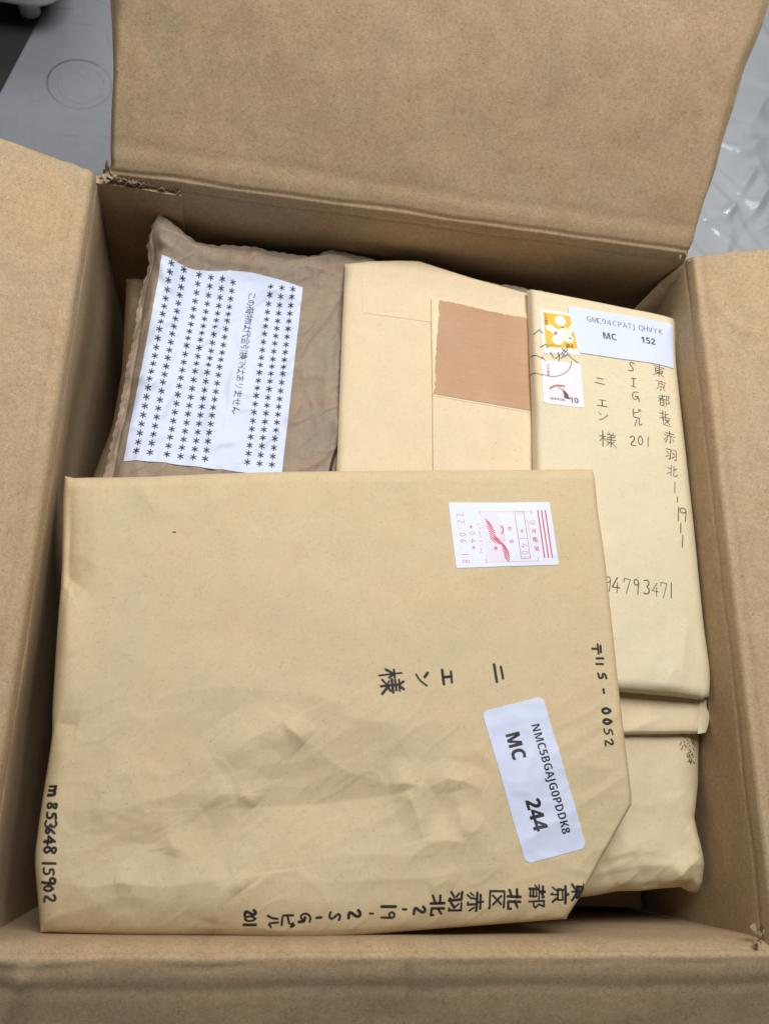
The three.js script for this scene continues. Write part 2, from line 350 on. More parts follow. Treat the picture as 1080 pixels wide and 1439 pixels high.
// ---------------------------------------------------------------- the setting: the table; the mat on it
{
  const n = 1536, s = n / 700, c = canvas(n, n), x = c.getContext('2d');   // 700 mm of table
  paperGround(x, n, n, s, [136, 139, 145], 61, { mottle: 4, grain: 3, fibres: 0.02, fibreLength: 6, dark: 0.12, light: 0.12, specks: 0.002, tint: -2 });
  const X0 = -420, Z0 = -620, to = ([px, pz]) => [(px - X0) * s, (pz - Z0) * s];
  // ring marks and scuffs
  const ring = (q, r, a0, a1, w, col) => { const [cx, cy] = to(q); x.strokeStyle = col; x.lineWidth = w * s; x.lineCap = 'round'; x.beginPath(); x.arc(cx, cy, r * s, a0, a1); x.stroke(); };
  const [mid, far] = [[-195.9, -362.6], [-213.8, -418.5]];
  ring(mid, 21, 0, 7, 0.9, 'rgba(86,88,96,0.35)');
  ring(mid, 21, 3.2, 5.2, 1.0, 'rgba(58,60,70,0.6)');
  ring(mid, 21, 2.2, 3.4, 0.7, 'rgba(64,66,74,0.5)');
  ring([mid[0] + 1, mid[1] + 1], 15, 0.2, 3.4, 0.6, 'rgba(90,92,98,0.3)');
  ring([mid[0] + 2, mid[1] - 1], 14, 4.9, 6.2, 0.9, 'rgba(86,88,96,0.35)');
  ring([far[0] + 8, far[1] + 10], 34, 5.0, 6.6, 0.6, 'rgba(80,82,90,0.4)');
  ring([far[0] + 52, far[1] + 6], 22, 1.8, 3.4, 0.5, 'rgba(84,86,94,0.3)');
  const R = rng(8);
  for (let k = 0; k < 60; k++) {
    const [px, py] = to([-330 + R() * 240, -500 + R() * 260]);
    x.strokeStyle = R() < 0.6 ? `rgba(84,86,94,${0.1 + R() * 0.15})` : `rgba(160,165,172,${0.08 + R() * 0.14})`; x.lineWidth = s * (0.4 + R() * 1.6);
    x.beginPath(); x.moveTo(px, py); x.quadraticCurveTo(px + (R() - 0.3) * 30, py + (R() - 0.5) * 16, px + (R() - 0.3) * 60, py + (R() - 0.5) * 20); x.stroke();
  }
  const t = texture(c);
  const g = new THREE.BoxGeometry(1.2, 0.025, 1.15);
  g.translate(0.05, -0.180 - 0.0125, -0.105);
  const p = g.attributes.position, uv = g.attributes.uv;
  for (let i = 0; i < p.count; i++) uv.setXY(i, (p.getX(i) / MM - X0) / 700, 1 - (p.getZ(i) / MM - Z0) / 700);
  const m = new THREE.Mesh(g, new THREE.MeshStandardMaterial({ map: t, roughness: 0.42 }));
  m.name = 'table_surface'; m.receiveShadow = m.castShadow = true;
  m.userData = { kind: 'structure', label: 'scuffed grey table top under the cardboard box, with faint ring marks' };
  scene.add(m);
}
{
  const root = thing('rubber_mat', 'flat black mat on the grey table at the upper left, its edge running slantwise', 'mat', [-330, -180, -400]);
  const [a, b] = [[-229.5, -414.6], [-244.6, -346.3]], dx = b[0] - a[0], dz = b[1] - a[1];
  const sh = new THREE.Shape();
  [[a[0] - dx * 1.1, a[1] - dz * 1.1], [b[0] + dx * 0.6, b[1] + dz * 0.6], [-540, b[1] + dz * 0.3], [-540, -660], [-300, -660]].forEach(([px, pz], i) => (i ? sh.lineTo((px + 330) * MM, -(pz + 400) * MM) : sh.moveTo((px + 330) * MM, -(pz + 400) * MM)));
  const g = new THREE.ExtrudeGeometry(sh, { depth: 0.0014, bevelEnabled: true, bevelSize: 0.0004, bevelThickness: 0.0004, bevelSegments: 2 });
  g.rotateX(-Math.PI / 2); g.translate(0, 0.0004, 0);
  part('mat_sheet', g, new THREE.MeshStandardMaterial({ color: new THREE.Color(0.022, 0.021, 0.021), roughness: 0.7 }), root);
}

// ---------------------------------------------------------------- the cardboard box
const RIM = { bl: [-135.7, 0, -147.8], br: [134.5, 0, -147.1], fr: [135.2, 0, 148.1], fl: [-134.7, 0, 147.2] };
const box = thing('cardboard_box', 'large open brown cardboard box with four flaps folded back, filled with envelopes', 'box', [0, -180, 0]);
{
  const o = [0, -180, 0], TH = 4.2, FOLD = 7;
  const uvB = (du, dv) => (p, u, v) => [(p[3] + du) / BOARD, (p[4] + dv) / BOARD];
  // a side: along its rim from a to b; out = the way it faces away from the box. s < 0 runs down the wall, s > 0 out along the flap.
  function sideAt(which, a, b, out, bulge, lip) {
    return (t, s) => {
      const w = Math.sin(Math.PI * clamp(t, 0, 1)), d = -s, far = 1 + 0.03 * smooth(2, 30, d), T = 0.5 + (t - 0.5) * far, p = a.map((c, k) => c + (b[k] - c) * T);
      const k = bulge * smooth(0, 60, d) * (0.35 + 0.65 * w) + 0.5 * nz(p[0] / 40, p[2] / 40, d / 40) * smooth(0, 8, d);
      const roll = lip * Math.exp(-d / 5) + (which === 'front' ? 0 : 0.5 * Math.exp(-(((d - 5.5 - 1.5 * nz(p[0] / 30, p[2] / 30, 6)) / 1.3) ** 2)));
      return [p[0] + out[0] * (k + roll - lip), p[1] - d - 0, p[2] + out[2] * (k + roll - lip)];
    };
  }
  const faceIn = (out) => [-out[0], 0.2, -out[2]];
  const SIDES = [
    ['back', RIM.bl, RIM.br, [0, 0, -1], 5, 50, 0.6], ['left', RIM.fl, RIM.bl, [-1, 0, 0], 5, 20, 0.6],
    ['right', RIM.br, RIM.fr, [1, 0, 0], 5, 20, 0.6], ['front', RIM.fr, RIM.fl, [0, 0, 1], 3, -30, 3.5],
  ];
  for (const [which, a, b, out, bulge, tilt, lip] of SIDES) {
    const side = sideAt(which, a, b, out, bulge, lip), long = Math.hypot(b[0] - a[0], b[2] - a[2]);
    const seed = { back: 0, left: 37, right: 74, front: 111 }[which];
    const wallF = (u, v) => { const s = -FOLD - v * (166 - FOLD), p = side(u, s); p.push(u * long, -s); return p; };
    part('box_wall', board(wallF, 90, 70, o, TH, uvB(seed, seed * 1.7), faceIn(out)), boardMaterial, box, which + ' wall of the box');
    // the flap: a rounded, double scored fold, then the panel
    const th = tilt * Math.PI / 180, r = which === 'left' ? 4.5 : which === 'right' || which === 'back' ? 3 : 2, depth = { back: 170, left: 120, right: 120, front: 120 }[which];
    const turn = Math.PI / 2 - th;                                   // how far the board bends over from upright
    const bend = r * turn;
    const flapF = (u, v) => {
      const s = lerp(-FOLD, depth + bend, v < 0.25 ? v * v * 0.8 + v * 0.2 * 0.5 : lerp(0.075, 1, (v - 0.25) / 0.75)), t0 = u;
      // taper of the ends of the flap
      let inset0 = { back: 6.5, left: 1, right: 1, front: -7 }[which], inset1 = { back: 0.5, left: 0.5, right: 0.5, front: -6 }[which];
      const e0 = inset0 - 1.2 * nz(s / 30, seed) , e1 = inset1 - (which === 'back' ? 3 : 1.2) * nz(s / 26, seed + 9);
      const open = smooth(-FOLD, 4, s), t = lerp(t0, (e0 + t0 * (long - e0 - e1)) / long, open);
      const p = s < 0 ? side(t, s) : side(t, 0);
      let h, q;
      if (s < 0) { h = 0; q = 0; }
      else if (s < bend) { const f = s / r; h = r * Math.sin(f) - r * 0; q = r * (1 - Math.cos(f)); }
      else { const l = s - bend; h = r * Math.sin(turn) + l * Math.sin(th); q = r * (1 - Math.cos(turn)) + l * Math.cos(th); }
      // score lines and the crushed board beside them
      const along = t * long;
      const deep = which === 'left' || which === 'right' ? 1.0 : which === 'front' ? 0.35 : 0.8, at = which === 'back' ? bend * 0.75 : bend + 0.8, wide = 1.1;
      let groove = -deep * Math.exp(-(((s - at + (which === 'front' ? 2.4 : 0.8) * nz(along / 25, seed)) / wide) ** 2)) - 0.25 * Math.exp(-(((s - bend - 10 + 2 * nz(along / 40, seed + 3)) / 2) ** 2)) + 0.25 * Math.exp(-(((s - bend - 5) / 2.5) ** 2));
      if (which === 'front') groove += -0.7 * Math.exp(-(((along - 134 + 2 * nz(s / 14, 5)) / 1.4) ** 2)) * smooth(3, 8, s) + 1.3 * (1 - smooth(0, 5, Math.abs(along - 252 - s * 0.35))) * smooth(2, 9, s) - 1.2 * smooth(255, 268, along + s * 0.3) * smooth(0, 10, s);
      if (which === 'right') groove += 0.6 * Math.max(0, 1 - Math.abs(Math.hypot(along - 22, s - 34) - 26) / 3) - 0.9 * Math.max(0, 1 - Math.hypot(along - 36, s - 6) / 9);
      const wave = (fbm(along / 60, s / 60, seed) * 1.2 + 0.10 * fbm(along / 7, s / 9, seed) + 0.045 * Math.sin(along * 0.9 + nz(s / 60, 4))) * smooth(0, 25, s - bend);
      // crushed ends
      const eL = t0 * long, eR = (1 - t0) * long, crushed = (d, w) => (d < w ? -2.6 * (1 - d / w) : 0);
      const c = crushed(eL, which === 'back' ? 5.5 * smooth(30, 90, s) + 1.2 : 2.2) * (which === 'back' ? 1.8 : 1) + crushed(eR, which === 'back' ? 2.0 + 4 * smooth(10, 60, s) : 2.2) * (which === 'back' ? 2.0 : 1);
      const nn = groove * smooth(-1, 1.2, s) + wave + c * open, ny = Math.cos(th), nq = -Math.sin(th);
      h += nn * ny; q += nn * nq;
      return [p[0] + out[0] * q, p[1] + h, p[2] + out[2] * q, along, -s];
    };
    part('flap', board(flapF, 170, 130, o, TH, uvB(seed, seed * 1.7), [faceIn(out)[0] * 0.7, 1, faceIn(out)[2] * 0.7]), boardMaterial, box, which + ' flap of the box, folded outwards');
  }
  // floor of the box
  const floorF = (u, v) => [lerp(-141, 141, u), -168 + 0.4 * fbm(u * 3, v * 3), lerp(-152, 152, v), u * 270, v * 300];
  part('box_floor', board(floorF, 30, 30, o, 4, uvB(0, 0), [0, 1, 0]), boardMaterial, box);
  // glue tab of the left wall, glued on the back wall; its top edge is torn open
  const tabF = (u, v) => {
    const x = lerp(-137 + 8 * v * v, lerp(-100.5, -99.6, v), u), y = lerp(-3.2, lerp(-5.0, -6.4, u), 1) * (1 - v) + v * -100;
    return [x, v === 0 ? y : y, -150.2 + 4.2 - 5.5 * smooth(0, 1, v) + 0.4 * fbm(u * 2, v * 3, 4), u * 38, v * 95];
  };
  part('glue_tab', board(tabF, 26, 50, o, 3.4, uvB(90, 20), [0, 0.2, 1]), boardMaterial, box, 'glue tab in the back left corner with a torn top edge');
  const R = rng(31), torn = [];
  for (let k = 0; k < 30; k++) {      // torn corrugation along the top of the tab
    const t = k / 29, x = lerp(-128, -101, t) + (R() - 0.5), y = lerp(-2.6, -5.6, t), l = 2 + R() * 3.5, a = (k % 2 ? 1 : -1) * (0.5 + R() * 0.5);
    const g = new THREE.BoxGeometry(0.3 * MM, l * 0.8 * MM, (1.4 + R() * 1.4) * MM, 1, 3, 1);
    g.rotateZ(a); g.rotateX((R() - 0.5) * 0.9); g.translate(x * MM, (y + 180 + 0.2 + R() * 0.6) * MM, (-148.6 + R() * 1.6) * MM);
    torn.push(g);
  }
  part('torn_edge', mergeGeometries(torn), boardEdge, box, 'torn corrugated edge of the glue tab');
  // frayed paper at two corners: thin curled strips
  function tuft(centre, n, spread, size, seed, label) {
    const Q = rng(seed), parts = [];
    for (let k = 0; k < n; k++) {
      const a = Q() * 6.28, up = 0.2 + Q() * 0.9, l = size * (0.35 + Q() * 0.6), w = size * (0.25 + Q() * 0.5), cx = centre[0] + (Q() - 0.5) * spread[0], cy = centre[1] + (Q() - 0.5) * spread[1], cz = centre[2] + (Q() - 0.5) * spread[2], curl = (Q() - 0.5) * 2, tw = Q() * 6;
      const f = (u, v) => { const s = u * l, b = curl * u; return [cx + Math.cos(a + b) * s * Math.cos(up) + Math.cos(tw + b) * (v - 0.5) * w, cy + Math.sin(up + b * 0.4) * s, cz + Math.sin(a + b) * s * Math.cos(up) + Math.sin(tw + b) * (v - 0.5) * w + (v - 0.5) * w * 0.4]; };
      parts.push(gridGeometry(f, 8, 1, o, (p, u, v) => [u * l / 40, v * w / 40]));
    }
    part('frayed_paper', mergeGeometries(parts), boardEdge, box, label);
  }
  const [t1, t2, t3] = [[-128.6, 1, -147.5], [132.2, 1, -144.1], [130.3, 1, 144]];
  tuft([t1[0], t1[1] - 2, t1[2]], 9, [5, 2, 2.5], 5.5, 12, 'frayed torn paper at the back left corner of the box');
  tuft([t2[0], t2[1] - 2, t2[2]], 6, [5, 1, 4], 2.6, 22, 'frayed torn paper at the back right corner of the box');
  tuft([t3[0], t3[1] - 1, t3[2]], 11, [4, 2, 7], 4.2, 32, 'frayed torn paper at the front right corner of the box');
  // folded-in strip of board in the back right corner
  const foldF = patch(poly([[134.8, -2, -146.6], [136.7, -2, -140.5]]), poly([[122.4, -44, -137.1], [140.1, -44, -137.8]]), poly([[134.8, -2, -146.6], [129.3, -22, -144], [122.4, -44, -137.1]]), poly([[136.7, -2, -140.5], [139.2, -22, -140.5], [140.1, -44, -137.8]]));
  part('corner_fold', board((u, v) => { const p = foldF(u, v); return [p[0], p[1] + 0.6 * fbm(u * 2, v * 4, 2), p[2], u * 12, v * 60]; }, 8, 30, o, 1.2, uvB(20, 60), [-0.5, 0.5, 0.7]), boardMaterial, box, 'folded strip of board in the back right corner');
}

// ---------------------------------------------------------------- what lies deeper in the box
const mailerPlain = mailerMaterialFor(23);
{
  const t = thing('kraft_parcel', 'brown wrapped parcel lying deepest in the box below all envelopes, seen at the lower right', 'parcel', [-5, -164, 0]);
  const o = [-5, -164, 0], W = 134, D = 143;
  const f = (u, v) => { const a = u * 2 - 1, b = v * 2 - 1, e = Math.max(Math.abs(a), Math.abs(b)); return [8 + a * (W - 12) + nz(u * 3, v * 3) * 2, -86 + 0.8 * fbm(u * 5, v * 5, 3) - 6 * smooth(0.9, 1, e), b * D + nz(u * 3, v * 3, 4) * 2]; };
  const low = (u, v) => { const p = f(u, v); return [p[0], -164, p[2]]; };
  const uvOf = (p) => [(p[0] + p[1]) / 120, (p[2] + p[1]) / 120];
  const wrap = kraft(29, [158, 136, 110], 120, { mottle: 5, grain: 5, fibres: 2, fibreLength: 2, dark: 0.2, light: 0.12 }, { bump: 0.00005, roughness: 0.7 });
  part('top_wrap', gridGeometry(f, 60, 60, o, uvOf), wrap, t);
  part('side_wrap', mergeGeometries([rimGeometry(f, low, 40, 40, o, uvOf), gridGeometry(low, 2, 2, o, uvOf, [0, -1, 0])]), wrap, t);
}
const envelopePlain = kraft(33, [205, 184, 148], 120, { mottle: 3, grain: 3, fibres: 0.8, fibreLength: 1.5, dark: 0.08, light: 0.08, specks: 0.02, tint: 3 }, { bump: 0.00003, roughness: 0.72 });
{
  const T = poly([[-127.7, -62, -137.3], [-75.9, -62, -137.3], [21.6, -62, -138.1]]), B = poly([[-132.4, -62, -23.8], [-67.3, -62, -22.5], [21.9, -62, -29.8]]), L = poly([[-127.7, -62, -137.3], [-126.2, -62, -118.5], [-124.1, -62, -88.2], [-125.1, -62, -59], [-132.4, -62, -23.8]]), Rr = poly([[21.6, -62, -138.1], [21.9, -62, -29.8]]);
  const root = thing('kraft_mailer', 'olive brown paper mailer half hidden under the crimped mailer at the left wall', 'mailer', [-50, -74, -60]);
  envelope(root, T, B, L, Rr, { nu: 90, nv: 90, puff: 6, under: 9, radius: [8, 8, 8, 8], ground: [132, 110, 78], seed: 44, plain: mailerPlain, ppm: 5, opts: { mottle: 5, grain: 5, fibres: 1.5, fibreLength: 2, dark: 0.2, light: 0.15, specks: 0.03, tint: 4 }, relief: (x, z) => 1.6 * Math.abs(nz(x / 12, z / 12, 5)) + crease([[-127.5, -115.8], [-118.7, -124.8]], 2, 3)(x, z) });
}

// ---------------------------------------------------------------- the crimped mailer with the label of asterisks
const SEAM = -36;
{
  const root = thing('padded_mailer', 'crumpled brown padded mailer with crimped edges and a white label of asterisks', 'mailer', [-20, -50, -90]);
  const T = curve([[-113.1, -25, -143.1], [-110.7, -22, -145.8], [-105.5, -23, -143.6], [-97.4, -29, -141.6], [-92.9, -32, -141], [-72, -35, -144.8], [-53.7, -35, -143.6], [-40.2, -35, -144.4], [-31.9, -35, -148.5], [-16.3, -35, -147.2], [1.2, -35, -144.5], [29.5, -35, -142.2], [51.2, -35, -141.6], [76.9, -35, -140.3]]);
  const B = poly([[-125.1, -38, 11.4], [72.2, -38, -12.3]]);
  const L = curve([[-113.1, -25, -143.1], [-114.8, -28, -134], [-113.6, -33, -127.5], [-116.2, -37, -111.8], [-116.7, -37, -93.5], [-117.9, -37, -72.2], [-118.7, -37, -53.4], [-120.1, -37, -40], [-121.3, -37, -26], [-125, -37, 11.7]]);
  const Rr = poly([[76.9, -35, -140.3], [72.2, -38, -12.3]]);
  // crimped edge: fine teeth along the outline
  // scalloped outline and the crimped margin's wavy edge
  const jag = (p, u, v, w, h) => {
    const scallop = (t, k) => 0.75 * Math.abs(Math.sin(t / 4.7 * Math.PI + 1.2 * nz(t / 14, k))) + 0.6 * nz(t / 6, k + 3);
    const l = Math.exp(-u * w / 1.6), t = Math.exp(-v * h / 1.6);
    return [p[0] - 1.0 * scallop(p[2], 2) * l, p[1] + 0.8 * nz(p[2] / 7, 8) * l + 0.8 * nz(p[0] / 8, 9) * t, p[2] - 0.8 * scallop(p[0], 5) * t];
  };
  const creases = [
    crease([[-95.8, -138.3], [-76.3, -134.7], [-71.2, -131.6]], 1.8, 3, 5), crease([[-108.8, -134.5], [-98.3, -136.8], [-89.1, -134.4]], 1.4, 4), crease([[-71.2, -131.6], [-59.7, -128.4], [-46.6, -129.1], [-30.4, -137.7]], 1.0, 5, 3), crease([[-68.6, -139.8], [-69, -132]], 1.0, 2.2),
    crease([[-35.9, -40.3], [-30.9, -68], [-31.5, -100.2]], 1.0, 5), crease([[-100.7, -18.3], [-97.4, -28], [-76.9, -26.1]], 1.2, 6), crease([[-26.9, -135], [0.3, -134.2], [28.1, -134.2]], 1.0, 3), crease([[-43.1, -125], [-42.5, -80.8], [-44.8, -36.1]], 0.7, 6, 3),
    crease([[-107.7, -136.5], [-103.2, -116.5], [-105.8, -87.3]], 1.3, 3), dent(...[[-98.6, -140.6]][0], 6, 1.5),
  ];
  const relief = (x, z, u, v) => {
    let h = 0.9 * fbm(x / 44, z / 40, 6) + 1.5 * Math.max(0, 1 - 4 * Math.abs(nz(x / 26 + z / 60, z / 44, 2))) + 1.1 * Math.max(0, 1 - 5 * Math.abs(nz(x / 19, z / 24 + x / 50, 14))) + 0.45 * Math.max(0, 1 - 6 * Math.abs(nz(x / 10 + z / 20, z / 12, 24))) + 0.05 * fbm(x / 4.5, z / 6, 1);
    for (const c of creases) h += c(x, z);
    const el = u * 200, et = v * 150;                                  // ribs pressed into the crimped margins
    h += 0.12 * nz(x / 2.2, z / 7, 12) * (1 - smooth(3, 7, et)) + 1.1 * Math.max(0, 1 - 3 * Math.abs(nz(x / 20, z / 7, 33))) * (1 - smooth(8, 22, et)) * smooth(1, 5, et);
    h -= 0.9 * Math.exp(-(((el - 6) / 1.6) ** 2)) + 0.5 * Math.exp(-(((et - 9) / 2.5) ** 2));
    return h;
  };
  const ground = [152, 135, 116];
  const ink = (ctx, to, s) => {                                       // a curved brown felt-pen stroke
    const q = [[-25, -46], [-27.3, -41.8], [-28.4, -31.7], [-28.8, -24.6]].map(to);
    ctx.strokeStyle = 'rgba(52,36,18,0.95)'; ctx.lineWidth = 1.3 * s; ctx.lineCap = 'round';
    ctx.beginPath(); ctx.moveTo(...q[0]); ctx.quadraticCurveTo(...q[1], ...q[2]); ctx.lineTo(...q[3]); ctx.stroke();
  };
  const host = envelope(root, T, B, L, Rr, { jag, nu: 340, nv: 260, puff: 7, under: 12, flange: [4.5, 0, 3.5, 0], radius: [10, 26, 13, 30], ground, seed: 19, ink, plain: mailerPlain, ppm: 7, roughness: 0.88, bump: 0.00005, opts: { mottle: 4, grain: 4, fibres: 2, fibreLength: 1.8, dark: 0.15, light: 0.12, specks: 0.03, tint: 5 }, relief });
  // the label
  const s = 12, W = 64, H = 87, c = canvas(W * s, H * s), x = c.getContext('2d');
  x.fillStyle = '#cfd8ef'; x.fillRect(0, 0, W * s, H * s);
  x.lineCap = 'round'; x.strokeStyle = '#1c2030';
  const star = (px, py, r) => { x.lineWidth = s * 0.46; for (let k = 0; k < 3; k++) { const a = k * Math.PI / 3 + Math.PI / 2; x.beginPath(); x.moveTo(px - r * Math.cos(a), py - r * Math.sin(a)); x.lineTo(px + r * Math.cos(a), py + r * Math.sin(a)); x.stroke(); } };
  [4.5, 9.9, 16.6, 22, 27.2, 32, 49.3, 54.4, 59.5].forEach((cx) => { for (let r = 0; r < 23; r++) star(cx * s, (4.2 + r * 3.58) * s, 1.16 * s); });
  const line = 'この荷物は代金引換ではありません';
  [...line].forEach((ch, k) => { const y = 8.8 + k * 3.5; write(x, ch, 41.4 * s, y * s, 3.5 * s, 3.7 * s, Math.PI / 2, s * 0.34, 'rgba(38,44,66,0.92)', 0.2); });
  x.strokeStyle = 'rgba(150,160,190,0.5)'; x.lineWidth = s * 0.12; x.beginPath(); x.moveTo(37.4 * s, 36 * s); x.lineTo(37.4 * s, H * s); x.stroke();
  const corners = [[-107.6, -129.4], [-44.3, -126.8], [-48.8, -30.2], [-113.8, -30.5]];
  const edge = (U, V) => [U, V + (1 - V) * (0.022 * Math.sin(U * 6.8 + 0.5) + 0.012) - V * 0.006 * Math.sin(U * 5)];
  stuckOn(host, 'shipping_label', corners, 70, 90, new THREE.MeshStandardMaterial({ map: texture(c), roughness: 0.6, side: THREE.DoubleSide }), { lift: 0.35, soft: 5, edge, label: 'white label with rows of asterisks and one line of handwriting' });
}

const PAPER = { mottle: 3.5, grain: 3, fibres: 1.0, fibreLength: 1.6, dark: 0.10, light: 0.10, specks: 0.010, tint: 2.5 };
const felt = 'rgba(18,17,22,0.96)', pen = 'rgba(50,48,44,0.94)';

// ---------------------------------------------------------------- the pale envelope seen from behind, closed with brown tape
{
  const root = thing('envelope', 'pale buff envelope lying back side up, its flap closed with a square of brown tape', 'envelope', [10, -34, -90]);
  const T = poly([[-25.7, -27.5, -137], [-13.9, -27.5, -140.3], [-0.3, -27.5, -142.7], [9.3, -27.5, -143.8], [34.5, -27.5, -138.3], [64.7, -27.5, -133.3], [84.6, -27.5, -133.3]]), B = poly([[-26.6, -27.5, -1.8], [79.6, -27.5, -9.7]]), L = poly([[-25.7, -27.5, -137], [-25.9, -27.5, -95.8], [-25.7, -27.5, -40.2], [-26.6, -27.5, -1.8]]), Rr = poly([[84.6, -27.5, -133.3], [79.6, -27.5, -9.7]]);
  const host = envelope(root, T, B, L, Rr, { nu: 130, nv: 140, puff: 2.2, under: 1.2, radius: [5, 3, 6, 3], ground: [216, 197, 163], seed: 52, plain: envelopePlain, ppm: 9, opts: PAPER, relief: (x, z) => 0.7 * fbm(x / 45, z / 45, 9) + crease([[-23.7, -125.7], [-20.7, -137]], 0.7, 3)(x, z) });
  const sheet = (seed, w, h, rgb) => { const s = 8, c = canvas(Math.round(w * s), Math.round(h * s)); paperGround(c.getContext('2d'), c.width, c.height, s, rgb, seed, PAPER); return paperMaterial(texture(c), w, h, { bump: 0.00003, roughness: 0.72 }); };
  // flap folded down over the back, and the overlapping long seam
  stuckOn(host, 'closing_flap', [[-17.8, -131.2], [62.5, -128.4], [62.5, -108.9], [-16.9, -110.7]], 60, 16, sheet(53, 72, 18, [217, 198, 165]), { lift: 0.18, label: 'closing flap of the envelope' });
  stuckOn(host, 'seam_overlap', [[14.8, -121.9], [80.1, -119.7], [75.2, -10.9], [16.3, -6.4]], 50, 80, sheet(54, 56, 95, [218, 199, 166]), { lift: 1.0, label: 'overlapping half of the back' });
  // tape: fine ribs, ragged left end
  const s = 12, W = 44, H = 42, c = canvas(W * s, H * s), x = c.getContext('2d');
  paperGround(x, W * s, H * s, s, [176, 134, 98], 57, { mottle: 3, grain: 3, fibres: 0.3, fibreLength: 1, dark: 0.1, light: 0.1, specks: 0.01, tint: 4 });
  const Q = rng(58);
  for (let k = 0; k < 420; k++) { const y = Q() * H * s, px = Q() * W * s, l = (3 + Q() * 16) * s; x.strokeStyle = Q() < 0.5 ? `rgba(196,154,118,${0.08 + Q() * 0.16})` : `rgba(146,106,74,${0.08 + Q() * 0.16})`; x.lineWidth = s * (0.08 + Q() * 0.12); x.beginPath(); x.moveTo(px, y); x.lineTo(px + l, y + (Q() - 0.5) * s * 0.3); x.stroke(); }
  const tm = paperMaterial(texture(c), W, H, { bump: 0.00002, roughness: 0.5 });
  const tip = (U, V) => [U + (1 - U) * 0.016 * nz(V * 26, 3), V + (1 - V) * 0.012 * nz(U * 30, 6)];
  stuckOn(host, 'tape_base', [[15.5, -122], [69.2, -117.5], [67.1, -67.9], [15.9, -71.7]], 40, 36, sheet(59, 40, 38, [222, 208, 172]), { lift: 1.2, edge: (U, V) => [U + (1 - U) * 0.012 * nz(V * 14, 13), V + (1 - V) * 0.008 * nz(U * 20, 16)], label: 'pale torn backing along the edge of the tape' });
  stuckOn(host, 'tape_patch', [[18.6, -121.2], [69.2, -116.7], [67.2, -68.7], [16.2, -72.5]], 50, 44, tm, { lift: 1.45, edge: tip, label: 'square of brown paper tape' });
}

// ---------------------------------------------------------------- the thick envelope at the lower right, mostly covered
{
  const root = thing('envelope', 'puffy cream envelope at the lower right, mostly covered, printed at its corner', 'envelope', [90, -74, 60]);
  const T = poly([[49.2, -42, 27], [143.6, -42, 21.8]]), B = poly([[47.1, -44, 135.4], [76.7, -44, 135.3], [85.9, -44, 134.5], [97.6, -44, 132.6], [107.5, -44, 132.6], [117, -44, 131.5], [124.9, -44, 130.9], [128.9, -44, 132.8], [132.6, -44, 133]]), L = poly([[49.2, -42, 27], [47.1, -44, 135.4]]), Rr = poly([[143.6, -42, 21.8], [137.8, -42, 72.2], [135.5, -42, 89.9], [132, -42, 104.3], [132.7, -42, 109.9], [133.7, -42, 115.4], [134.6, -42, 122.3], [133.5, -42, 129.1], [132.6, -44, 133]]);
  const cr = [crease([[84.6, 124.8], [94.5, 119.8], [105.3, 118.6], [119, 120.1]], -1.1, 4, 6), crease([[86.9, 120.4], [97.8, 117.1], [104, 115.9]], 1.6, 3, 5), crease([[88.1, 125], [103.5, 122.3], [125, 122.1]], 1.8, 4, 7), crease([[124.1, 107], [125.8, 109.2], [129.9, 117.8]], 1.4, 3), crease([[113.3, 131.2], [121.9, 122.7], [130.2, 117.8]], 1.7, 4, 3), crease([[93.7, 131.2], [103.3, 123.9]], 1.3, 5), crease([[121.7, 93.2], [123.3, 108.4]], 0.9, 5), crease([[115.8, 122], [119.9, 127.2], [124.7, 131.1]], 1.4, 3), dent(...[[107.5, 128.6]][0], 9, -1.5)];
  const ink = (ctx, to, s) => {
    const Q = rng(77);
    for (let k = 0; k < 70; k++) {                                   // small dark printed marks, too worn to read
      const t = Q(), px = lerp(953, 979, Q()), py = lerp(1022, 1074, t);
      if (px < 953 + 12 * Math.max(0, t - 0.25)) continue;
      const [X, Y] = to([[125.2, 67.8], [133.8, 67.5], [123.7, 83], [132.1, 82.7]].reduce((q, p, i) => { const w = [(1 - (px - 953) / 26) * (1 - t), (px - 953) / 26 * (1 - t), (1 - (px - 953) / 26) * t, (px - 953) / 26 * t][i]; return [q[0] + p[0] * w, q[1] + p[1] * w]; }, [0, 0]));
      ctx.strokeStyle = `rgba(40,34,22,${0.5 + Q() * 0.4})`; ctx.lineWidth = s * (0.25 + Q() * 0.3);
      ctx.beginPath(); ctx.moveTo(X, Y); ctx.lineTo(X + (Q() - 0.5) * 2.4 * s, Y + (Q() - 0.5) * 3.4 * s); ctx.stroke();
    }
  };
  envelope(root, T, B, L, Rr, { nu: 130, nv: 170, puff: 9, under: 26, radius: [10, 16, 10, 18], ground: [212, 196, 161], seed: 62, plain: envelopePlain, ppm: 8, ink, opts: PAPER, relief: (x, z) => { let h = 0.9 * fbm(x / 32, z / 32, 12) + 0.05 * fbm(x / 6, z / 6, 4) + 0.5 * Math.max(0, 1 - 5 * Math.abs(nz(x / 22, z / 17 + x / 60, 43))) * smooth(85, 110, z); for (const c of cr) h += 1.5 * c(x, z); return h; } });
}
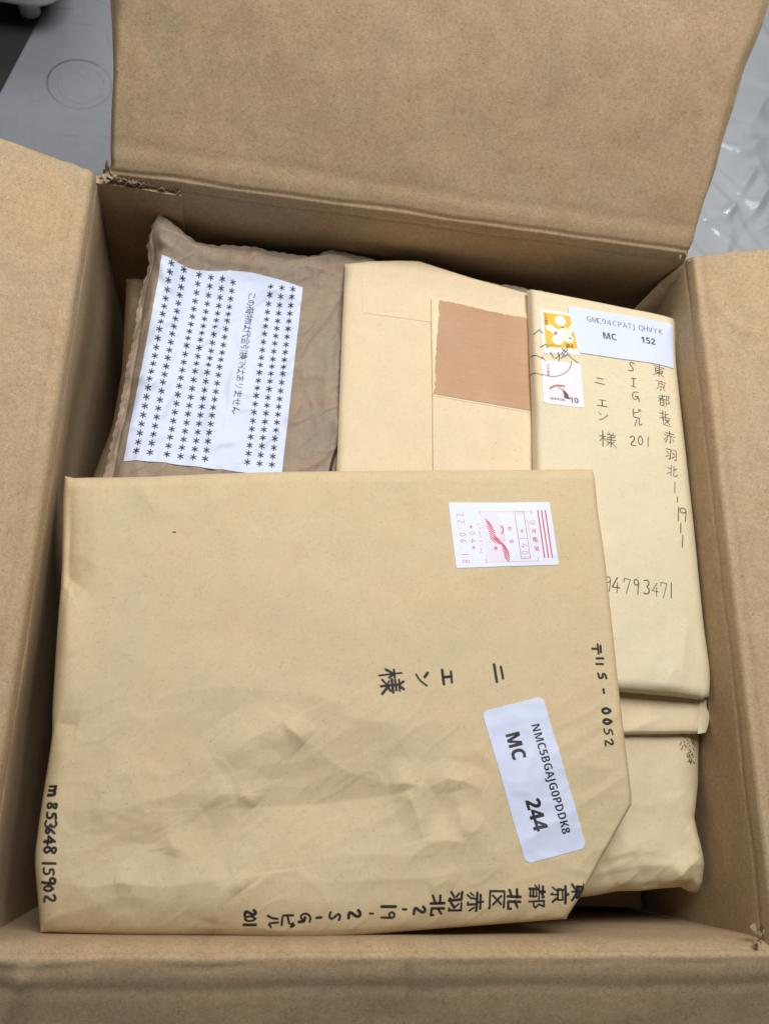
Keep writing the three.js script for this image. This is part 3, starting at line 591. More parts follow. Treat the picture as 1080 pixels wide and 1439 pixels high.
// ---------------------------------------------------------------- the envelope of which only a strip shows
{
  const root = thing('envelope', 'pale envelope of which only a strip shows, between two cream envelopes at right', 'envelope', [100, -40, 0]);
  const T = poly([[67.5, -30, -50.1], [147.3, -30, -57.8]]), B = poly([[62.2, -30, 73.1], [99.4, -30, 71.9], [133.1, -30, 70.5]]), L = poly([[67.5, -30, -50.1], [62.2, -30, 73.1]]), Rr = poly([[147.3, -30, -57.8], [135.8, -30, 55.3], [133.1, -30, 70.5]]);
  const host = envelope(root, T, B, L, Rr, { nu: 110, nv: 150, puff: 1.6, under: 2.5, radius: [3, 2, 3, 1.2], ground: [216, 198, 163], seed: 66, plain: envelopePlain, ppm: 7, opts: PAPER, relief: (x, z) => 0.5 * fbm(x / 30, z / 30, 15) + crease([[98.5, 70.9], [114.9, 64.6]], 1.1, 3)(x, z) + crease([[115.3, 60.8], [123.8, 72.1]], 0.6, 4)(x, z) + crease([[126.9, 57.4], [128.8, 70.5]], 0.7, 3)(x, z) });
  const s = 8, c = canvas(20 * s, 40 * s); paperGround(c.getContext('2d'), c.width, c.height, s, [220, 206, 176], 67, PAPER);
  const m = paperMaterial(texture(c), 20, 40, { bump: 0.00003, roughness: 0.72 });
  const tabs = patch(poly([[132.4, -27.6, 55.7], [135.9, -27.6, 56.8]]), poly([[130.1, -27.6, 70.8], [134.1, -27.6, 70.1]]), poly([[132.4, -27.6, 55.7], [130.1, -27.6, 70.8]]), curve([[135.9, -27.6, 56.8], [135.7, -27.6, 59.8], [136.7, -27.6, 62.4], [135.8, -27.6, 66.2], [134.1, -27.6, 70.1]]));
  part('side_flap', mergeGeometries([board((u, v) => { const p = tabs(u, v); return [p[0], p[1] - 0.6 * u * u, p[2]]; }, 6, 24, host.o, 0.3, (p) => [(p[0] - 120) / 20, (p[2] - 40) / 40], [0, 1, 0])]), m, root, 'pale glue flap at the side');
}

// ---------------------------------------------------------------- the stamped envelope at right
{
  const root = thing('envelope', 'cream envelope along the right wall with two stamps and a white numbered sticker', 'envelope', [95, -30, -35]);
  const T = poly([[61.2, -23, -131.9], [82.6, -23, -130.2], [108, -23, -128], [137.6, -23, -126]]), B = poly([[57.9, -23, 56.4], [94.2, -23, 55.5], [113.1, -23, 56.2], [130.6, -23, 57.2], [134.3, -23, 55.6]]), L = poly([[61.2, -23, -131.9], [61, -23, -96.6], [61, -23, -60.5], [60, -23, -26.4], [57.9, -23, 56.4]]), Rr = curve([[137.6, -23, -126], [135.2, -23, -109.5], [134.7, -23, -82.8], [135, -23, -46.6], [135.2, -23, -12.5], [135, -23, 26], [135.5, -23, 45.8], [134.3, -23, 55.6]]);
  const cr = [crease([[110.5, 56.3], [114.3, 48.9], [118.1, 42.8]], 0.9, 3), crease([[118.8, 51.6], [122.9, 33.7], [125.4, 21.4]], 0.9, 2.5, 4), crease([[95.2, 52.6], [111.6, 44.6]], 0.6, 5), crease([[58.5, -61.5], [65.7, -72.8]], 0.6, 3), crease([[71.6, 36.4], [102.5, 39.2]], 0.5, 8), crease([[128.1, -113.5], [133.7, -122.1]], 0.8, 3), crease([[108.5, 43.3], [114.1, 34.1]], 0.5, 3)];
  const postmark = (ctx, to, s) => {
    const [o, e] = [[68.4, -94.8], [79.4, -88]].map(to), r = Math.hypot(e[0] - o[0], e[1] - o[1]);
    ctx.strokeStyle = 'rgba(52,48,52,0.88)'; ctx.lineWidth = 0.36 * s; ctx.lineCap = 'round';
    ctx.beginPath(); ctx.arc(o[0], o[1], r * 0.86, 0.15, 2.5); ctx.stroke();
    ctx.lineWidth = 0.46 * s;
    for (const q of [[[788, 508], [810, 528]], [[795, 500], [796, 512], [790, 518]], [[758, 502], [765, 498], [768, 504]], [[749, 512], [760, 520]], [[750, 480], [757, 474], [761, 480]], [[744, 493], [746, 500]], [[760, 518], [764, 524]], [[772, 512], [777, 520]], [[779, 520], [784, 514], [783, 524]], [[786, 520], [793, 510]]]) {
      ctx.beginPath(); q.forEach(([px, py], i) => { const p = inkAt(px, py, to); i ? ctx.lineTo(...p) : ctx.moveTo(...p); }); ctx.stroke();
    }
  };
  // places on this envelope, from two known points of its grid of writing
  const grid = [[59.5, -131.6], [155.8, -145.1], [52.2, 65.6], [131.9, 62.6]];
  const inkAt = (px, py, to) => { const a = (px - 740) / 260, b = (py - 400) / 600; return to([0, 1].map((k) => (1 - a) * (1 - b) * grid[0][k] + a * (1 - b) * grid[1][k] + (1 - a) * b * grid[2][k] + a * b * grid[3][k])); };
  const ink = (ctx, to, s) => {
    const put = (ch, q, size, a = 0.1, wd = 0.34, wide = 1) => { const p = to(q); write(ctx, ch, p[0], p[1], size * s * wide, size * s, a, wd * s, pen, 0.5); };
    [[123, -93.9], [123.4, -86.1], [124.1, -78.5], [123.3, -70.4], [124.5, -67.6], [124.8, -59.8], [125, -51.4], [124.9, -43.4]].forEach((q, k) => put('東京都北区赤羽北'[k], q, [6.6, 6, 6.4, 5.6, 4.8, 6.4, 6.2, 5.8][k], 0.14, 0.4, 0.95));
    [[125.5, -35.6], [126.3, -29.9], [126, -22.9], [128.4, -23.4], [126.4, -16.6], [126.8, -10.7]].forEach((q, k) => put('1|191'[k] ?? '1', q, [6, 5, 7, 7, 5, 6][k], 0.12, 0.44));
    [[109.1, -94.1], [109.5, -86], [109.7, -79.1], [109.3, -70], [110, -65.4], [106.4, -56.2], [110.3, -56.6], [114, -56.3]].forEach((q, k) => put('SIGビル201'[k], q, [5.4, 5, 5.6, 5, 4.6, 5.4, 5.2, 5.2][k], 0.1, 0.42, k > 4 ? 0.75 : 0.9));
    [[93, -85.2], [93.3, -73.7], [93.2, -66.9], [94.5, -55.8]].forEach((q, k) => put('二エン様'[k], q, [5, 5, 5.4, 8][k], 0.08, 0.44));
    [[89.8, 11.2], [93.6, 11.6], [98.4, 11.6], [102.6, 11.6], [107.5, 11.6], [111.6, 12.3], [115.2, 12.4], [118.8, 12.2]].forEach((q, k) => put('94793471'[k], q, [7, 7, 7.4, 7.4, 7, 6.4, 7.4, 7][k], 0.12, 0.44, k === 7 ? 0.6 : 0.62));
    postmark(ctx, to, s);
  };
  const host = envelope(root, T, B, L, Rr, { nu: 120, nv: 240, puff: 5, under: 4, radius: [3, 20, 5, 5], ground: [217, 203, 171], seed: 71, plain: envelopePlain, ppm: 9, ink, opts: { ...PAPER, fibres: 0.8 }, relief: (x, z) => { let h = 0.55 * fbm(x / 40, z / 40, 18) + 0.06 * fbm(x / 6, z / 6, 7); for (const c of cr) h += c(x, z); return h; } });
  // stamps with perforated edges
  const stamp = (quad, W, H, draw, label) => {
    const s = 26, c = canvas(Math.round(W * s), Math.round(H * s)), x = c.getContext('2d');
    x.fillStyle = '#e6e6ec'; x.fillRect(0, 0, c.width, c.height);
    draw(x, s);
    const mat = new THREE.MeshStandardMaterial({ map: texture(c), roughness: 0.6, side: THREE.DoubleSide });
    const perf = (U, V) => { const k = 0.028; const a = (t, n) => Math.abs(Math.sin(t * Math.PI * n)); const u = U < 0.05 ? U + k * (1 - a(V, 13)) * (1 - U / 0.05) : U > 0.95 ? U - k * (1 - a(V, 13)) * (U - 0.95) / 0.05 : U; const v = V < 0.05 ? V + k * (1 - a(U, 11)) * (1 - V / 0.05) : V > 0.95 ? V - k * (1 - a(U, 11)) * (V - 0.95) / 0.05 : V; return [u, v]; };
    stuckOn(host, 'postage_stamp', quad, 88, 104, mat, { lift: 0.25, edge: perf, label });
  };
  const cancel = (x, s, quad, W, H) => {                              // the part of the postmark that falls on this stamp
    const [a, b, , d] = quad, ux = [b[0] - a[0], b[1] - a[1]], uz = [d[0] - a[0], d[1] - a[1]], det = ux[0] * uz[1] - ux[1] * uz[0];
    postmark(x, (q) => { const X = q[0] - a[0], Z = q[1] - a[1]; return [(X * uz[1] - Z * uz[0]) / det * W * s, (ux[0] * Z - ux[1] * X) / det * H * s]; }, s);
  };
  const qa = [[64.9, -119.5], [84.2, -118.3], [84, -96.7], [66, -95.6]], qb = [[64.5, -92.5], [83.8, -92.6], [84.5, -70.2], [64.9, -70.2]];
  stamp(qa, 18.5, 22.5, (x, s) => {
    x.fillStyle = '#eeb42e'; x.fillRect(1.6 * s, 1.6 * s, 15.4 * s, 17.6 * s);
    const ball = (u, v, r, rx = r) => { x.fillStyle = '#f4f1e6'; x.beginPath(); x.ellipse(u * s, v * s, rx * s, r * s, 0.2, 0, 7); x.fill(); x.strokeStyle = 'rgba(120,110,90,0.5)'; x.lineWidth = 0.12 * s; x.beginPath(); x.moveTo(u * s, (v - 0.7) * s); x.lineTo(u * s, (v + 0.6) * s); x.stroke(); };
    ball(9.6, 5, 2.6); ball(15.4, 8, 2, 1.7); ball(4.4, 9.3, 1.6, 2.2); ball(7, 11, 1.8, 2.2); ball(11.4, 11.2, 2.9, 3); ball(7.6, 15, 2.5, 2.8); ball(13, 14, 2, 2.4);
    x.fillStyle = '#c2452e'; for (const [u, v] of [[10.4, 8.2], [6.6, 12], [13.8, 13.6], [7, 11.4]]) { x.beginPath(); x.moveTo(u * s, (v - 0.9) * s); x.lineTo((u + 0.9) * s, (v + 0.5) * s); x.lineTo((u - 0.9) * s, (v + 0.6) * s); x.fill(); }
    x.fillStyle = '#4a3a12'; x.font = `bold ${2.9 * s}px sans-serif`; x.fillText('84', 12 * s, 18.8 * s); x.font = `${1.7 * s}px sans-serif`; x.fillText('NIPPON', 2.2 * s, 18.8 * s);
    [...'日本郵便'].forEach((ch, k) => write(x, ch, 2.8 * s, (2.8 + 1.6 * k) * s, 1.4 * s, 1.4 * s, 0, 0.16 * s, '#4a3a12', 0));
    cancel(x, s, qa, 18.5, 22.5);
  }, 'yellow postage stamp with white round birds');
  stamp(qb, 18.5, 22.5, (x, s) => {
    x.fillStyle = '#ecdbe4'; x.fillRect(1.4 * s, 1.4 * s, 15.7 * s, 19.8 * s);
    x.fillStyle = '#f6f2f4'; x.beginPath(); x.ellipse(9 * s, 9.6 * s, 4.6 * s, 2 * s, -0.5, 0, 7); x.fill();
    x.strokeStyle = '#b0685c'; x.lineWidth = 0.9 * s; x.lineCap = 'round'; x.beginPath(); x.moveTo(3.4 * s, 14.6 * s); x.quadraticCurveTo(6.4 * s, 11.8 * s, 10 * s, 12.6 * s); x.stroke();
    x.strokeStyle = '#8d6a68'; x.lineWidth = 0.5 * s; x.beginPath(); x.moveTo(7 * s, 13 * s); x.lineTo(10.4 * s, 15.2 * s); x.lineTo(9.8 * s, 18.4 * s); x.stroke();
    x.fillStyle = '#5b4a4e'; x.beginPath(); x.moveTo(9 * s, 14 * s); x.lineTo(11.4 * s, 16 * s); x.lineTo(12.4 * s, 19 * s); x.lineTo(10 * s, 18.6 * s); x.fill();
    x.fillStyle = '#3a3438'; x.font = `bold ${3.8 * s}px sans-serif`; x.fillText('10', 12 * s, 20.4 * s); x.font = `bold ${1.8 * s}px sans-serif`; x.fillText('NIPPON', 3 * s, 20.2 * s);
    [...'日本郵便'].forEach((ch, k) => write(x, ch, 3 * s, (3 + 1.6 * k) * s, 1.4 * s, 1.4 * s, 0, 0.16 * s, '#6a5a60', 0));
    cancel(x, s, qb, 18.5, 22.5);
  }, 'pale pink postage stamp marked 10');
  // numbered sticker, wrapped over the edge
  const s = 20, W = 48, H = 22, c = canvas(W * s, H * s), x = c.getContext('2d');
  x.fillStyle = '#ced8f2'; x.fillRect(0, 0, W * s, H * s);
  x.fillStyle = '#22242e'; x.font = `bold ${4.4 * s}px sans-serif`; x.fillText('MC', 13.4 * s, 13.4 * s); x.fillText('152', 31.4 * s, 12.6 * s);
  x.save(); x.translate(7.2 * s, 6.2 * s); x.fillStyle = 'rgba(52,54,66,0.85)'; x.font = `${3.6 * s}px sans-serif`; [...'GMC94CPATJQHVYK'].forEach((ch, k) => x.fillText(ch, k * 2.36 * s, k * 0.02 * s)); x.restore();
  stuckOn(host, 'numbered_sticker', [[78.8, -122.2], [133.2, -120], [131.6, -96.8], [83, -98.1]], 60, 26, new THREE.MeshStandardMaterial({ map: texture(c), roughness: 0.55, side: THREE.DoubleSide }), { lift: 0.5, round: 0.8, label: 'white sticker reading MC 152' });
}

// ---------------------------------------------------------------- the large envelope in front
{
  const root = thing('envelope', 'large creased kraft envelope in front, on top of all others, with a red franking label', 'envelope', [-15, -18, 55]);
  const T = poly([[-132.6, -16, -16.7], [-129, -16, -16.1], [-103.8, -16, -18.7], [-76.6, -16, -22.6], [-42.5, -16, -26.7], [-1, -16, -30.8], [42.5, -16, -35.1], [85.4, -16, -39.4]]);
  const B = poly([[-118.8, -17, 143.3], [-89.7, -17, 144.3], [-57.9, -17, 144.6], [-35.5, -17, 145.6], [-17.8, -16, 144.9], [1.4, -16, 143.6], [32.7, -16, 141.6], [63.8, -16, 139.6]]);
  const L = curve([[-132.6, -16, -16.7], [-132.1, -16, -7.6], [-129.7, -16, 12.2], [-128.3, -16, 24.5], [-127.9, -16, 32.6], [-126.9, -16, 47.1], [-125.9, -16, 60], [-124.7, -16, 73.7], [-123.9, -16, 79.8], [-123.8, -16, 90.6], [-124, -16, 102.4], [-124, -16, 113.8], [-123.7, -16, 120.6], [-121.4, -16, 131.6], [-118.8, -17, 143.3]]);
  const Rr = poly([[85.4, -16, -39.4], [86.1, -16, -19.6], [87.9, -16, 2.6], [89.1, -16, 29.9], [90.2, -16, 61.6], [91.4, -16, 84.8], [92, -16, 96.2], [91.8, -16, 99.4], [81.1, -16, 114.4], [63.8, -16, 139.6]]);
  const c2 = (pts, up, ...w) => crease(pts, up * 1.4, ...w);
  const cr = [
    // the crumpled band across the middle
    c2([[-4.3, 94.3], [2.4, 93.7], [7.7, 95.1]], 1.5, 3, 4), c2([[1.9, 95.7], [5.9, 103.5], [8.9, 113.1]], 1.5, 3, 4), c2([[10.4, 95.5], [17.1, 91.8], [23.9, 92.7], [32.1, 96]], 1.6, 4, 3), c2([[20.6, 95.8], [22.4, 105.6], [23.7, 112.4]], 1.5, 3.5, 4), c2([[8.9, 114], [17, 113], [23.7, 113.9], [25, 114.3]], 1.2, 4, 3), c2([[23.7, 112.9], [31.9, 105.5]], 1.0, 4),
    c2([[-43.7, 74], [-39.7, 76.9], [-34.8, 81.2]], 1.9, 4, 3), c2([[-24.8, 69.2], [-16.8, 72], [4.9, 73.3]], 0.6, 5, 5), c2([[-94, 68.1], [-69.5, 62], [-38.4, 62.5]], 0.7, 9, 9), c2([[-67.2, 89.5], [-55.4, 80.4], [-43.7, 74]], 1.3, 9, 5), c2([[-34.8, 81.2], [-18.8, 90.5], [-4.3, 94.3]], 1.1, 6, 9), c2([[-58.9, 100.4], [-55.3, 99.4], [-51.3, 103.1]], 1.5, 3, 4), c2([[-70.4, 104.4], [-64, 99.1], [-57.6, 98.9]], 1.2, 5, 3), c2([[-100.4, 116.7], [-84.2, 115.2], [-69.6, 105.3], [-58.9, 100.4]], -1.3, 7, 10), c2([[-66, 103.8], [-51.3, 103.1], [-28.7, 101.7], [-4.2, 98.3], [10.4, 94.5]], -2.0, 8, 11), c2([[-108.5, 107.8], [-83.3, 100.4], [-66.6, 97.2]], 0.9, 10, 8),
    c2([[-82.3, 110.4], [-78.2, 116.5], [-79, 119.9]], 1.0, 4), c2([[-113.4, 105.6], [-101.9, 104.5], [-86, 109.7]], 0.9, 6, 9), c2([[-62.3, 89.2], [-57.6, 84.4], [-50.2, 81.7]], 0.7, 6),
    // the foot
    c2([[-118.2, 127.4], [-103.5, 129.1], [-94.5, 127.7], [-80.5, 129], [-57, 125.8]], 2.2, 12, 7), c2([[-57, 125.8], [-27.6, 127.4], [10.5, 125.4], [42.3, 121.1]], 1.0, 9, 7), c2([[-57, 125.5], [-61, 129.8], [-63.9, 140.8]], 1.5, 5, 4), c2([[-57, 125.5], [-53.8, 129.8]], 1.0, 4), c2([[-96.7, 128.4], [-93.4, 127.3], [-89.8, 129]], 0.8, 3), c2([[10.5, 130], [17.3, 125.8], [20.9, 128.3]], 0.9, 4), c2([[-25.5, 117.7], [0.1, 118.4], [26.3, 116.7]], 0.6, 6, 4),
    c2([[83.4, 86.6], [74.7, 85.5], [63.2, 86.6]], 0.6, 6), c2([[-38.2, 65.8], [-31.7, 63], [-22.3, 66.5]], 0.4, 4),
    // the head and the left edge
    c2([[-104.5, -16.4], [-97.9, -4.4], [-94.7, -11.9]], 0.5, 3), c2([[-79.1, -19.9], [-75.6, -10.6], [-83.2, -4.1]], 0.5, 4), c2([[-2, -28.1], [1.1, -20.2]], 0.4, 3),
    c2([[-126.7, 28.1], [-124.2, 24.7], [-118.6, 29.2]], -1.4, 5, 4), c2([[-122.5, 76.3], [-118.4, 77.1], [-114.3, 77.2]], -1.2, 4, 5), c2([[-129.3, -11.8], [-127.3, 5.1], [-126.1, 21.6], [-123.7, 28.2]], -1.3, 2.2, 4), c2([[-126.6, 32.4], [-123.7, 37.5], [-122, 55.4]], 0.8, 4), c2([[-124, 29.5], [-121.4, 52.9], [-121.1, 72.8]], 0.6, 5),
    dent(...[[-109.1, 106.7]][0], 12, 0.5), dent(...[[-104.8, 119]][0], 10, 0.9), dent(...[[-88.7, 138.6]][0], 22, -1.4), dent(...[[15.7, 103.3]][0], 7, -0.9), dent(...[[-21.3, 94.2]][0], 20, -1.2),
  ];
  const ink = (ctx, to, s) => {
    const A = Math.PI / 2;
    const put = (ch, q, size, wide = 1, a = A, wd = 0.95) => { const p = to(q); write(ctx, ch, p[0], p[1], size * wide * s, size * s, a, wd * s, felt, 0.55); };
    // a column turned on its side: 〒115-0052
    [[80, 40.6], [81, 44.3], [80.8, 46.6], [81.4, 51.3], [81.6, 57.2], [82, 64.9], [82, 69], [82.3, 72.8], [82.3, 76.8]].forEach((q, k) => put('〒115-0052'[k], q, [4.6, 2.9, 2.9, 3.8, 3.2, 4.0, 4.0, 3.8, 3.8][k], [0.95, 0.5, 0.5, 0.85, 0.9, 0.85, 0.8, 0.85, 0.85][k], A - 0.05, 0.85));
    [[39, 52.1], [18.1, 54.5], [8.6, 56], [-3.6, 57]].forEach((q, k) => put('二エン様'[k], q, [5.4, 5.4, 6.2, 9.4][k], [1.35, 1.1, 0.95, 0.95][k], A - 0.12, 0.95));
    // the address along the foot, right to left
    [[67.2, 130.1], [59.8, 131], [51.1, 131.5], [42.2, 132.5], [36.1, 132.5], [27.9, 133.4], [20.6, 133.2], [13.9, 134.6]].forEach((q, k) => put('東京都北区赤羽北'[k], q, [6, 7, 6.6, 5.6, 6.4, 6.6, 5.8, 5.6][k], [1, 0.95, 1.25, 1.2, 1, 1.05, 1.2, 1.25][k], A, 0.8));
    [[7.7, 136], [2.3, 135.8], [-3.5, 134.9], [-3.5, 137.6], [-9.5, 137.1], [-15.3, 137.3], [-22.2, 138], [-27.6, 138.4], [-32.2, 138.4], [-38.3, 139.1], [-43.3, 139.7]].forEach((q, k) => put(k === 1 || k === 4 ? '|' : '2|19|2S|Gビル'[k], q, [4.4, 2.4, 5.4, 5.2, 2.4, 4.6, 4.4, 3.4, 4.6, 4.6, 4.6][k], [0.8, 1, 0.8, 0.8, 1, 0.8, 0.9, 1, 0.9, 1, 0.9][k], A, 0.85));
    [[-50.9, 136.9], [-51, 138.8], [-50.9, 140.8]].forEach((q, k) => put('201'[k], q, 4.2, 0.62, A, 0.8));
    // the number down the left edge
    [[-120.1, 99.1], [-119.6, 103.9], [-119.4, 107.1], [-119.3, 109.8], [-119.2, 112], [-118.8, 114.9], [-118.2, 117.8], [-118, 122], [-117.7, 124.4], [-117.3, 127.2], [-117.2, 129.6], [-116.3, 132.6]].forEach((q, k) => put('m85364815902'[k], q, [3.6, 3.9, 3.8, 4.4, 3.4, 3.8, 4.6, 4.6, 4.0, 5, 3.4, 4.2][k], [1.15, 0.8, 0.8, 0.8, 0.9, 0.8, 0.75, 0.8, 0.8, 0.75, 0.8, 0.75][k], A, 0.9));
    const m = to([[-89, 4.4]][0]); ctx.strokeStyle = 'rgba(40,34,26,0.9)'; ctx.lineWidth = 0.5 * s; ctx.beginPath(); ctx.moveTo(m[0] - 0.5 * s, m[1]); ctx.lineTo(m[0] + 0.5 * s, m[1]); ctx.stroke();
  };
  const host = envelope(root, T, B, L, Rr, { nu: 420, nv: 350, puff: 5.5, under: 1.4, radius: [8, 4, 7, 15], ground: [202, 182, 144], seed: 81, plain: envelopePlain, ppm: 8.5, ink, roughness: 0.7, opts: { ...PAPER, fibres: 1.4, dark: 0.12, tint: 3 }, powers: 0.6, relief: (x, z, u, v) => { const line = (q, w, a) => a * Math.max(0, 1 - Math.abs(q) * w), low = smooth(0.4, 0.7, v); let h = 0.8 * fbm(x / 60, z / 55, 21) + line(nz(x / 34 + z / 90, z / 26, 8), 4, 0.38) * low + line(nz(x / 22, z / 19 + x / 60, 28), 5, 0.22) * (0.25 + 0.75 * low) + line(nz(x / 13 + z / 30, z / 15, 38), 6, 0.14) * (0.3 + 0.7 * low) + 0.03 * fbm(x / 7, z / 7, 2); for (const c of cr) h += c(x, z); return h; } });
  // franking label, printed in red, read from the right
  {
    const s = 26, W = 27, H = 44, c = canvas(H * s, W * s), x = c.getContext('2d');   // canvas lies as the label does in the picture: 44 wide, 27 high
    const w = H * s, h = W * s, red = 'rgba(196,56,72,0.95)', faint = 'rgba(206,86,100,0.75)';
    x.fillStyle = '#d9dfee'; x.fillRect(0, 0, w, h);
    const line = (a, b, cx, d, wd, col = red) => { x.strokeStyle = col; x.lineWidth = wd * s; x.beginPath(); x.moveTo(a * w, b * h); x.lineTo(cx * w, d * h); x.stroke(); };
    for (const a of [0.868, 0.906, 0.944]) line(a, 0.13, a, 0.89, 0.55);
    line(0.29, 0.15, 0.8, 0.15, 0.14, faint); line(0.29, 0.93, 0.8, 0.93, 0.16, faint); line(0.29, 0.13, 0.29, 0.19, 0.2); line(0.8, 0.13, 0.8, 0.19, 0.2); line(0.29, 0.87, 0.29, 0.94, 0.2); line(0.8, 0.87, 0.8, 0.94, 0.2);
    x.strokeStyle = red; x.lineWidth = 0.22 * s; x.strokeRect(0.635 * w, 0.15 * h, 0.09 * w, 0.74 * h); line(0.635, 0.175, 0.725, 0.175, 0.12); line(0.635, 0.865, 0.725, 0.865, 0.12);
    const put = (ch, a, b, size, wd, wide = 0.7, col = red) => write(x, ch, a * w, b * h, size * wide * s, size * s, Math.PI / 2, wd * s, col, 0);
    [...'140'].forEach((ch, k) => put(ch, 0.68, 0.58 + k * 0.11, 3.2, 0.2));
    const ast = (a, b) => { for (let k = 0; k < 3; k++) { const g = k * Math.PI / 3; line(a - 0.018 * Math.cos(g), b - 0.03 * Math.sin(g), a + 0.018 * Math.cos(g), b + 0.03 * Math.sin(g), 0.2); } };
    ast(0.68, 0.46);
    [...'日本郵便'].forEach((ch, k) => put(ch, 0.8, 0.33 + k * 0.135, 2.3, 0.2, 1));
    [...'料金'].forEach((ch, k) => put(ch, 0.565, 0.42 + k * 0.2, 1.9, 0.16, 1));
    x.save(); x.translate(0.475 * w, 0.36 * h); x.rotate(Math.PI / 2); x.fillStyle = faint; x.font = `${1.9 * s}px serif`; x.fillText('NIPPON', 0, 0); x.restore();
    const date = ['2', '2', '.', '0', '6', '.', '1', '8'];
    date.forEach((ch, k) => { const b = 0.19 + k * 0.102; if (ch === '.') { x.fillStyle = red; x.beginPath(); x.arc(0.075 * w, b * h, 0.2 * s, 0, 7); x.fill(); } else put(ch, 0.1, b, 3.2, 0.22); });
    ast(0.19, 0.38); put('0', 0.19, 0.48, 2.8, 0.2); put('4', 0.19, 0.6, 2.8, 0.2); ast(0.19, 0.7);
    for (let k = 0; k < 44; k++) line(0.295 + k * 0.0042, 0.17, 0.295 + k * 0.0042, 0.91, 0.035, 'rgba(214,120,132,0.5)');   // engraved ground
    const Q = rng(3);                                                                         // the small line of the post office, too fine to read
    for (let k = 0; k < 8; k++) for (let j = 0; j < 5; j++) { const a = 0.262 + (Q() - 0.5) * 0.03, b = 0.33 + k * 0.065 + (Q() - 0.5) * 0.04; line(a, b, a + (Q() - 0.5) * 0.02, b + (Q() < 0.5 ? 0 : 0.025), 0.14); }
    // two engraved wings with a bird between them
    const wing = (a0, b0, a1, b1, width) => { for (let k = 0; k < 9; k++) { const t = k / 8, a = lerp(a0, a1, t), b = lerp(b0, b1, t), l = width * (0.5 + Math.sin(Math.PI * (0.15 + 0.75 * t)) * 0.7); x.strokeStyle = red; x.lineWidth = 0.42 * s; x.beginPath(); x.moveTo(a * w, b * h); x.quadraticCurveTo((a + l * 0.5) * w, (b + 0.03) * h, (a + l) * w, (b + 0.08) * h); x.stroke(); } };
    wing(0.335, 0.26, 0.365, 0.56, 0.055); wing(0.455, 0.62, 0.475, 0.86, 0.05);
    x.fillStyle = 'rgba(200,66,80,0.8)'; x.beginPath(); x.ellipse(0.43 * w, 0.6 * h, 0.9 * s, 2.1 * s, -0.6, 0, 7); x.fill();
    x.strokeStyle = red; x.lineWidth = 0.4 * s; x.beginPath(); x.arc(0.455 * w, 0.43 * h, 1.9 * s, -0.9, 1.2); x.stroke();
    for (let k = 0; k < 7; k++) { const g = k * 0.9; line(0.4, 0.72, 0.4 + 0.022 * Math.cos(g), 0.72 + 0.04 * Math.sin(g), 0.24); }
    line(0.75, 0.3, 0.755, 0.62, 0.16, faint); line(0.77, 0.34, 0.74, 0.28, 0.16, faint); line(0.74, 0.72, 0.77, 0.66, 0.16, faint);
    stuckOn(host, 'franking_label', [[18.8, -16.5], [62.3, -20.1], [65.4, 6.7], [21.9, 11.2]], 50, 34, new THREE.MeshStandardMaterial({ map: texture(c), roughness: 0.55, side: THREE.DoubleSide }), { lift: 0.25, round: 0.5, label: 'white franking label printed in red' });
  }
  // numbered sticker, read from the right
  {
    const s = 22, W = 66, H = 27, c = canvas(W * s, H * s), x = c.getContext('2d');   // as it reads
    x.fillStyle = '#cdd6ee'; x.fillRect(0, 0, W * s, H * s);
    x.fillStyle = '#17171c'; x.font = `bold ${8.0 * s}px sans-serif`; x.strokeStyle = '#17171c'; x.lineWidth = 0.26 * s; x.lineJoin = 'round'; x.fillText('MC', 11.6 * s, 20.0 * s); x.strokeText('MC', 11.6 * s, 20.0 * s); x.font = `bold ${8.3 * s}px sans-serif`; x.fillText('244', 41.0 * s, 19.8 * s); x.strokeText('244', 41.0 * s, 19.8 * s);
    x.font = `bold ${4.95 * s}px sans-serif`; x.fillText('NMC5BGAJG0PDDK8', 10.6 * s, 8.4 * s);
    const q = [[56, 60.4], [70.6, 115], [46.9, 120.8], [31.5, 67.1]];                  // as read: top left, top right, bottom right, bottom left
    stuckOn(host, 'numbered_sticker', q, 80, 40, new THREE.MeshStandardMaterial({ map: texture(c), roughness: 0.5, side: THREE.DoubleSide }), { lift: 0.25, round: 2.4, label: 'white sticker with rounded corners reading MC 244' });
  }
}

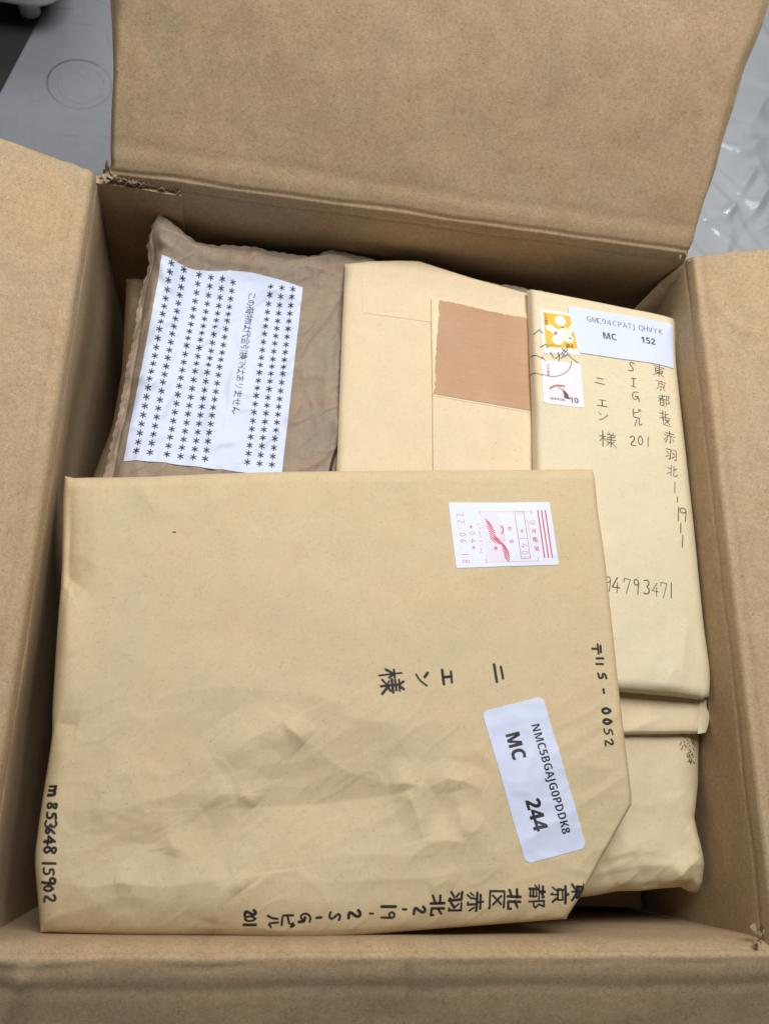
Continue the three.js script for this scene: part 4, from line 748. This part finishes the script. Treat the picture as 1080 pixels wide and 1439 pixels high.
// ---------------------------------------------------------------- beside the box: crumpled clear plastic, a pale tray
{
  const root = thing('plastic_bag', 'crumpled clear plastic bag lying on the table behind the right flap', 'plastic bag', [300, -180, -380]);
  const o = [300, -180, -380];
  const folds = [crease([[305.3, -410.7], [321.5, -438.9], [337.8, -464.3]], 7, 5, 9), crease([[283, -378.8], [299.4, -388.6], [328.8, -401]], 4, 4, 6), crease([[291, -346.5], [300, -364.8], [306.5, -372.7]], 5, 3, 4), crease([[276.5, -320], [281.5, -331.8], [286.7, -326.1]], 5, 3), crease([[297.1, -324.6], [307.9, -342.7], [318.4, -357.8]], 6, 3, 5), crease([[301.4, -312.3], [311.6, -321.7], [320.1, -318.5]], 4, 3), crease([[257.7, -313.1], [273.4, -323.3], [286, -330.6]], 2.5, 4)];
  const f = (u, v) => {
    const x = lerp(205, 470, u), z = lerp(-590, -215, v), e = Math.min(u, 1 - u, v, 1 - v);
    let h = 7 + 5 * nz(x / 70, z / 80, 31) + 1.1 * nz(x / 16, z / 30, 41) + 2.2 * Math.max(0, 1 - 5 * Math.abs(nz(x / 60 + z / 120, z / 90, 51))) + 1.6 * Math.max(0, 1 - 7 * Math.abs(nz(x / 34 - z / 60, z / 70, 61)));
    for (const c of folds) h += c(x, z);
    return [x + 4 * nz(x / 40, z / 40, 3), -178.8 + Math.min(1, e * 9) * Math.max(0.4, h), z + 4 * nz(x / 40, z / 40, 7)];
  };
  const film = new THREE.MeshPhysicalMaterial({ color: new THREE.Color(0.90, 0.94, 0.97), roughness: 0.09, transmission: 0.55, thickness: 0, ior: 1.45, clearcoat: 0.6, clearcoatRoughness: 0.1, side: THREE.DoubleSide });
  part('film', gridGeometry(f, 170, 190, o, (p, u, v) => [u, v]), film, root);
}
{
  const [p] = [[-207.6, -150, -395.4]];
  const root = thing('plastic_tray', 'pale grey plastic tray with rounded corners on low feet, at the upper left corner', 'tray', [p[0] - 88, -178, p[2] - 62]);
  const sh = new THREE.Shape(), W = 0.085, D = 0.06, r = 0.022;
  sh.moveTo(-W + r, -D); sh.lineTo(W - r, -D); sh.quadraticCurveTo(W, -D, W, -D + r); sh.lineTo(W, D - r); sh.quadraticCurveTo(W, D, W - r, D); sh.lineTo(-W + r, D); sh.quadraticCurveTo(-W, D, -W, D - r); sh.lineTo(-W, -D + r); sh.quadraticCurveTo(-W, -D, -W + r, -D);
  const pale = new THREE.MeshStandardMaterial({ color: 0xb9b8b6, roughness: 0.5 });
  const g = new THREE.ExtrudeGeometry(sh, { depth: 0.03, bevelEnabled: true, bevelSize: 0.004, bevelThickness: 0.004, bevelSegments: 4, curveSegments: 12 });
  g.rotateX(-Math.PI / 2); g.translate(0, 0.028, 0);
  part('tray_body', g, pale, root);
  const foot = new THREE.CylinderGeometry(0.008, 0.007, 0.024, 20);
  for (const [fx, fz] of [[-0.06, -0.04], [0.06, -0.04], [-0.06, 0.04], [0.06, 0.04]]) part('foot', foot, pale, root).position.set(fx, 0.012, fz);
  const l = new THREE.ExtrudeGeometry(sh, { depth: 0.004, bevelEnabled: true, bevelSize: 0.007, bevelThickness: 0.003, bevelSegments: 4, curveSegments: 12 });
  l.rotateX(-Math.PI / 2); l.translate(0, 0.064, 0);
  part('rim', l, pale, root);
}

renderer.render(scene, camera);
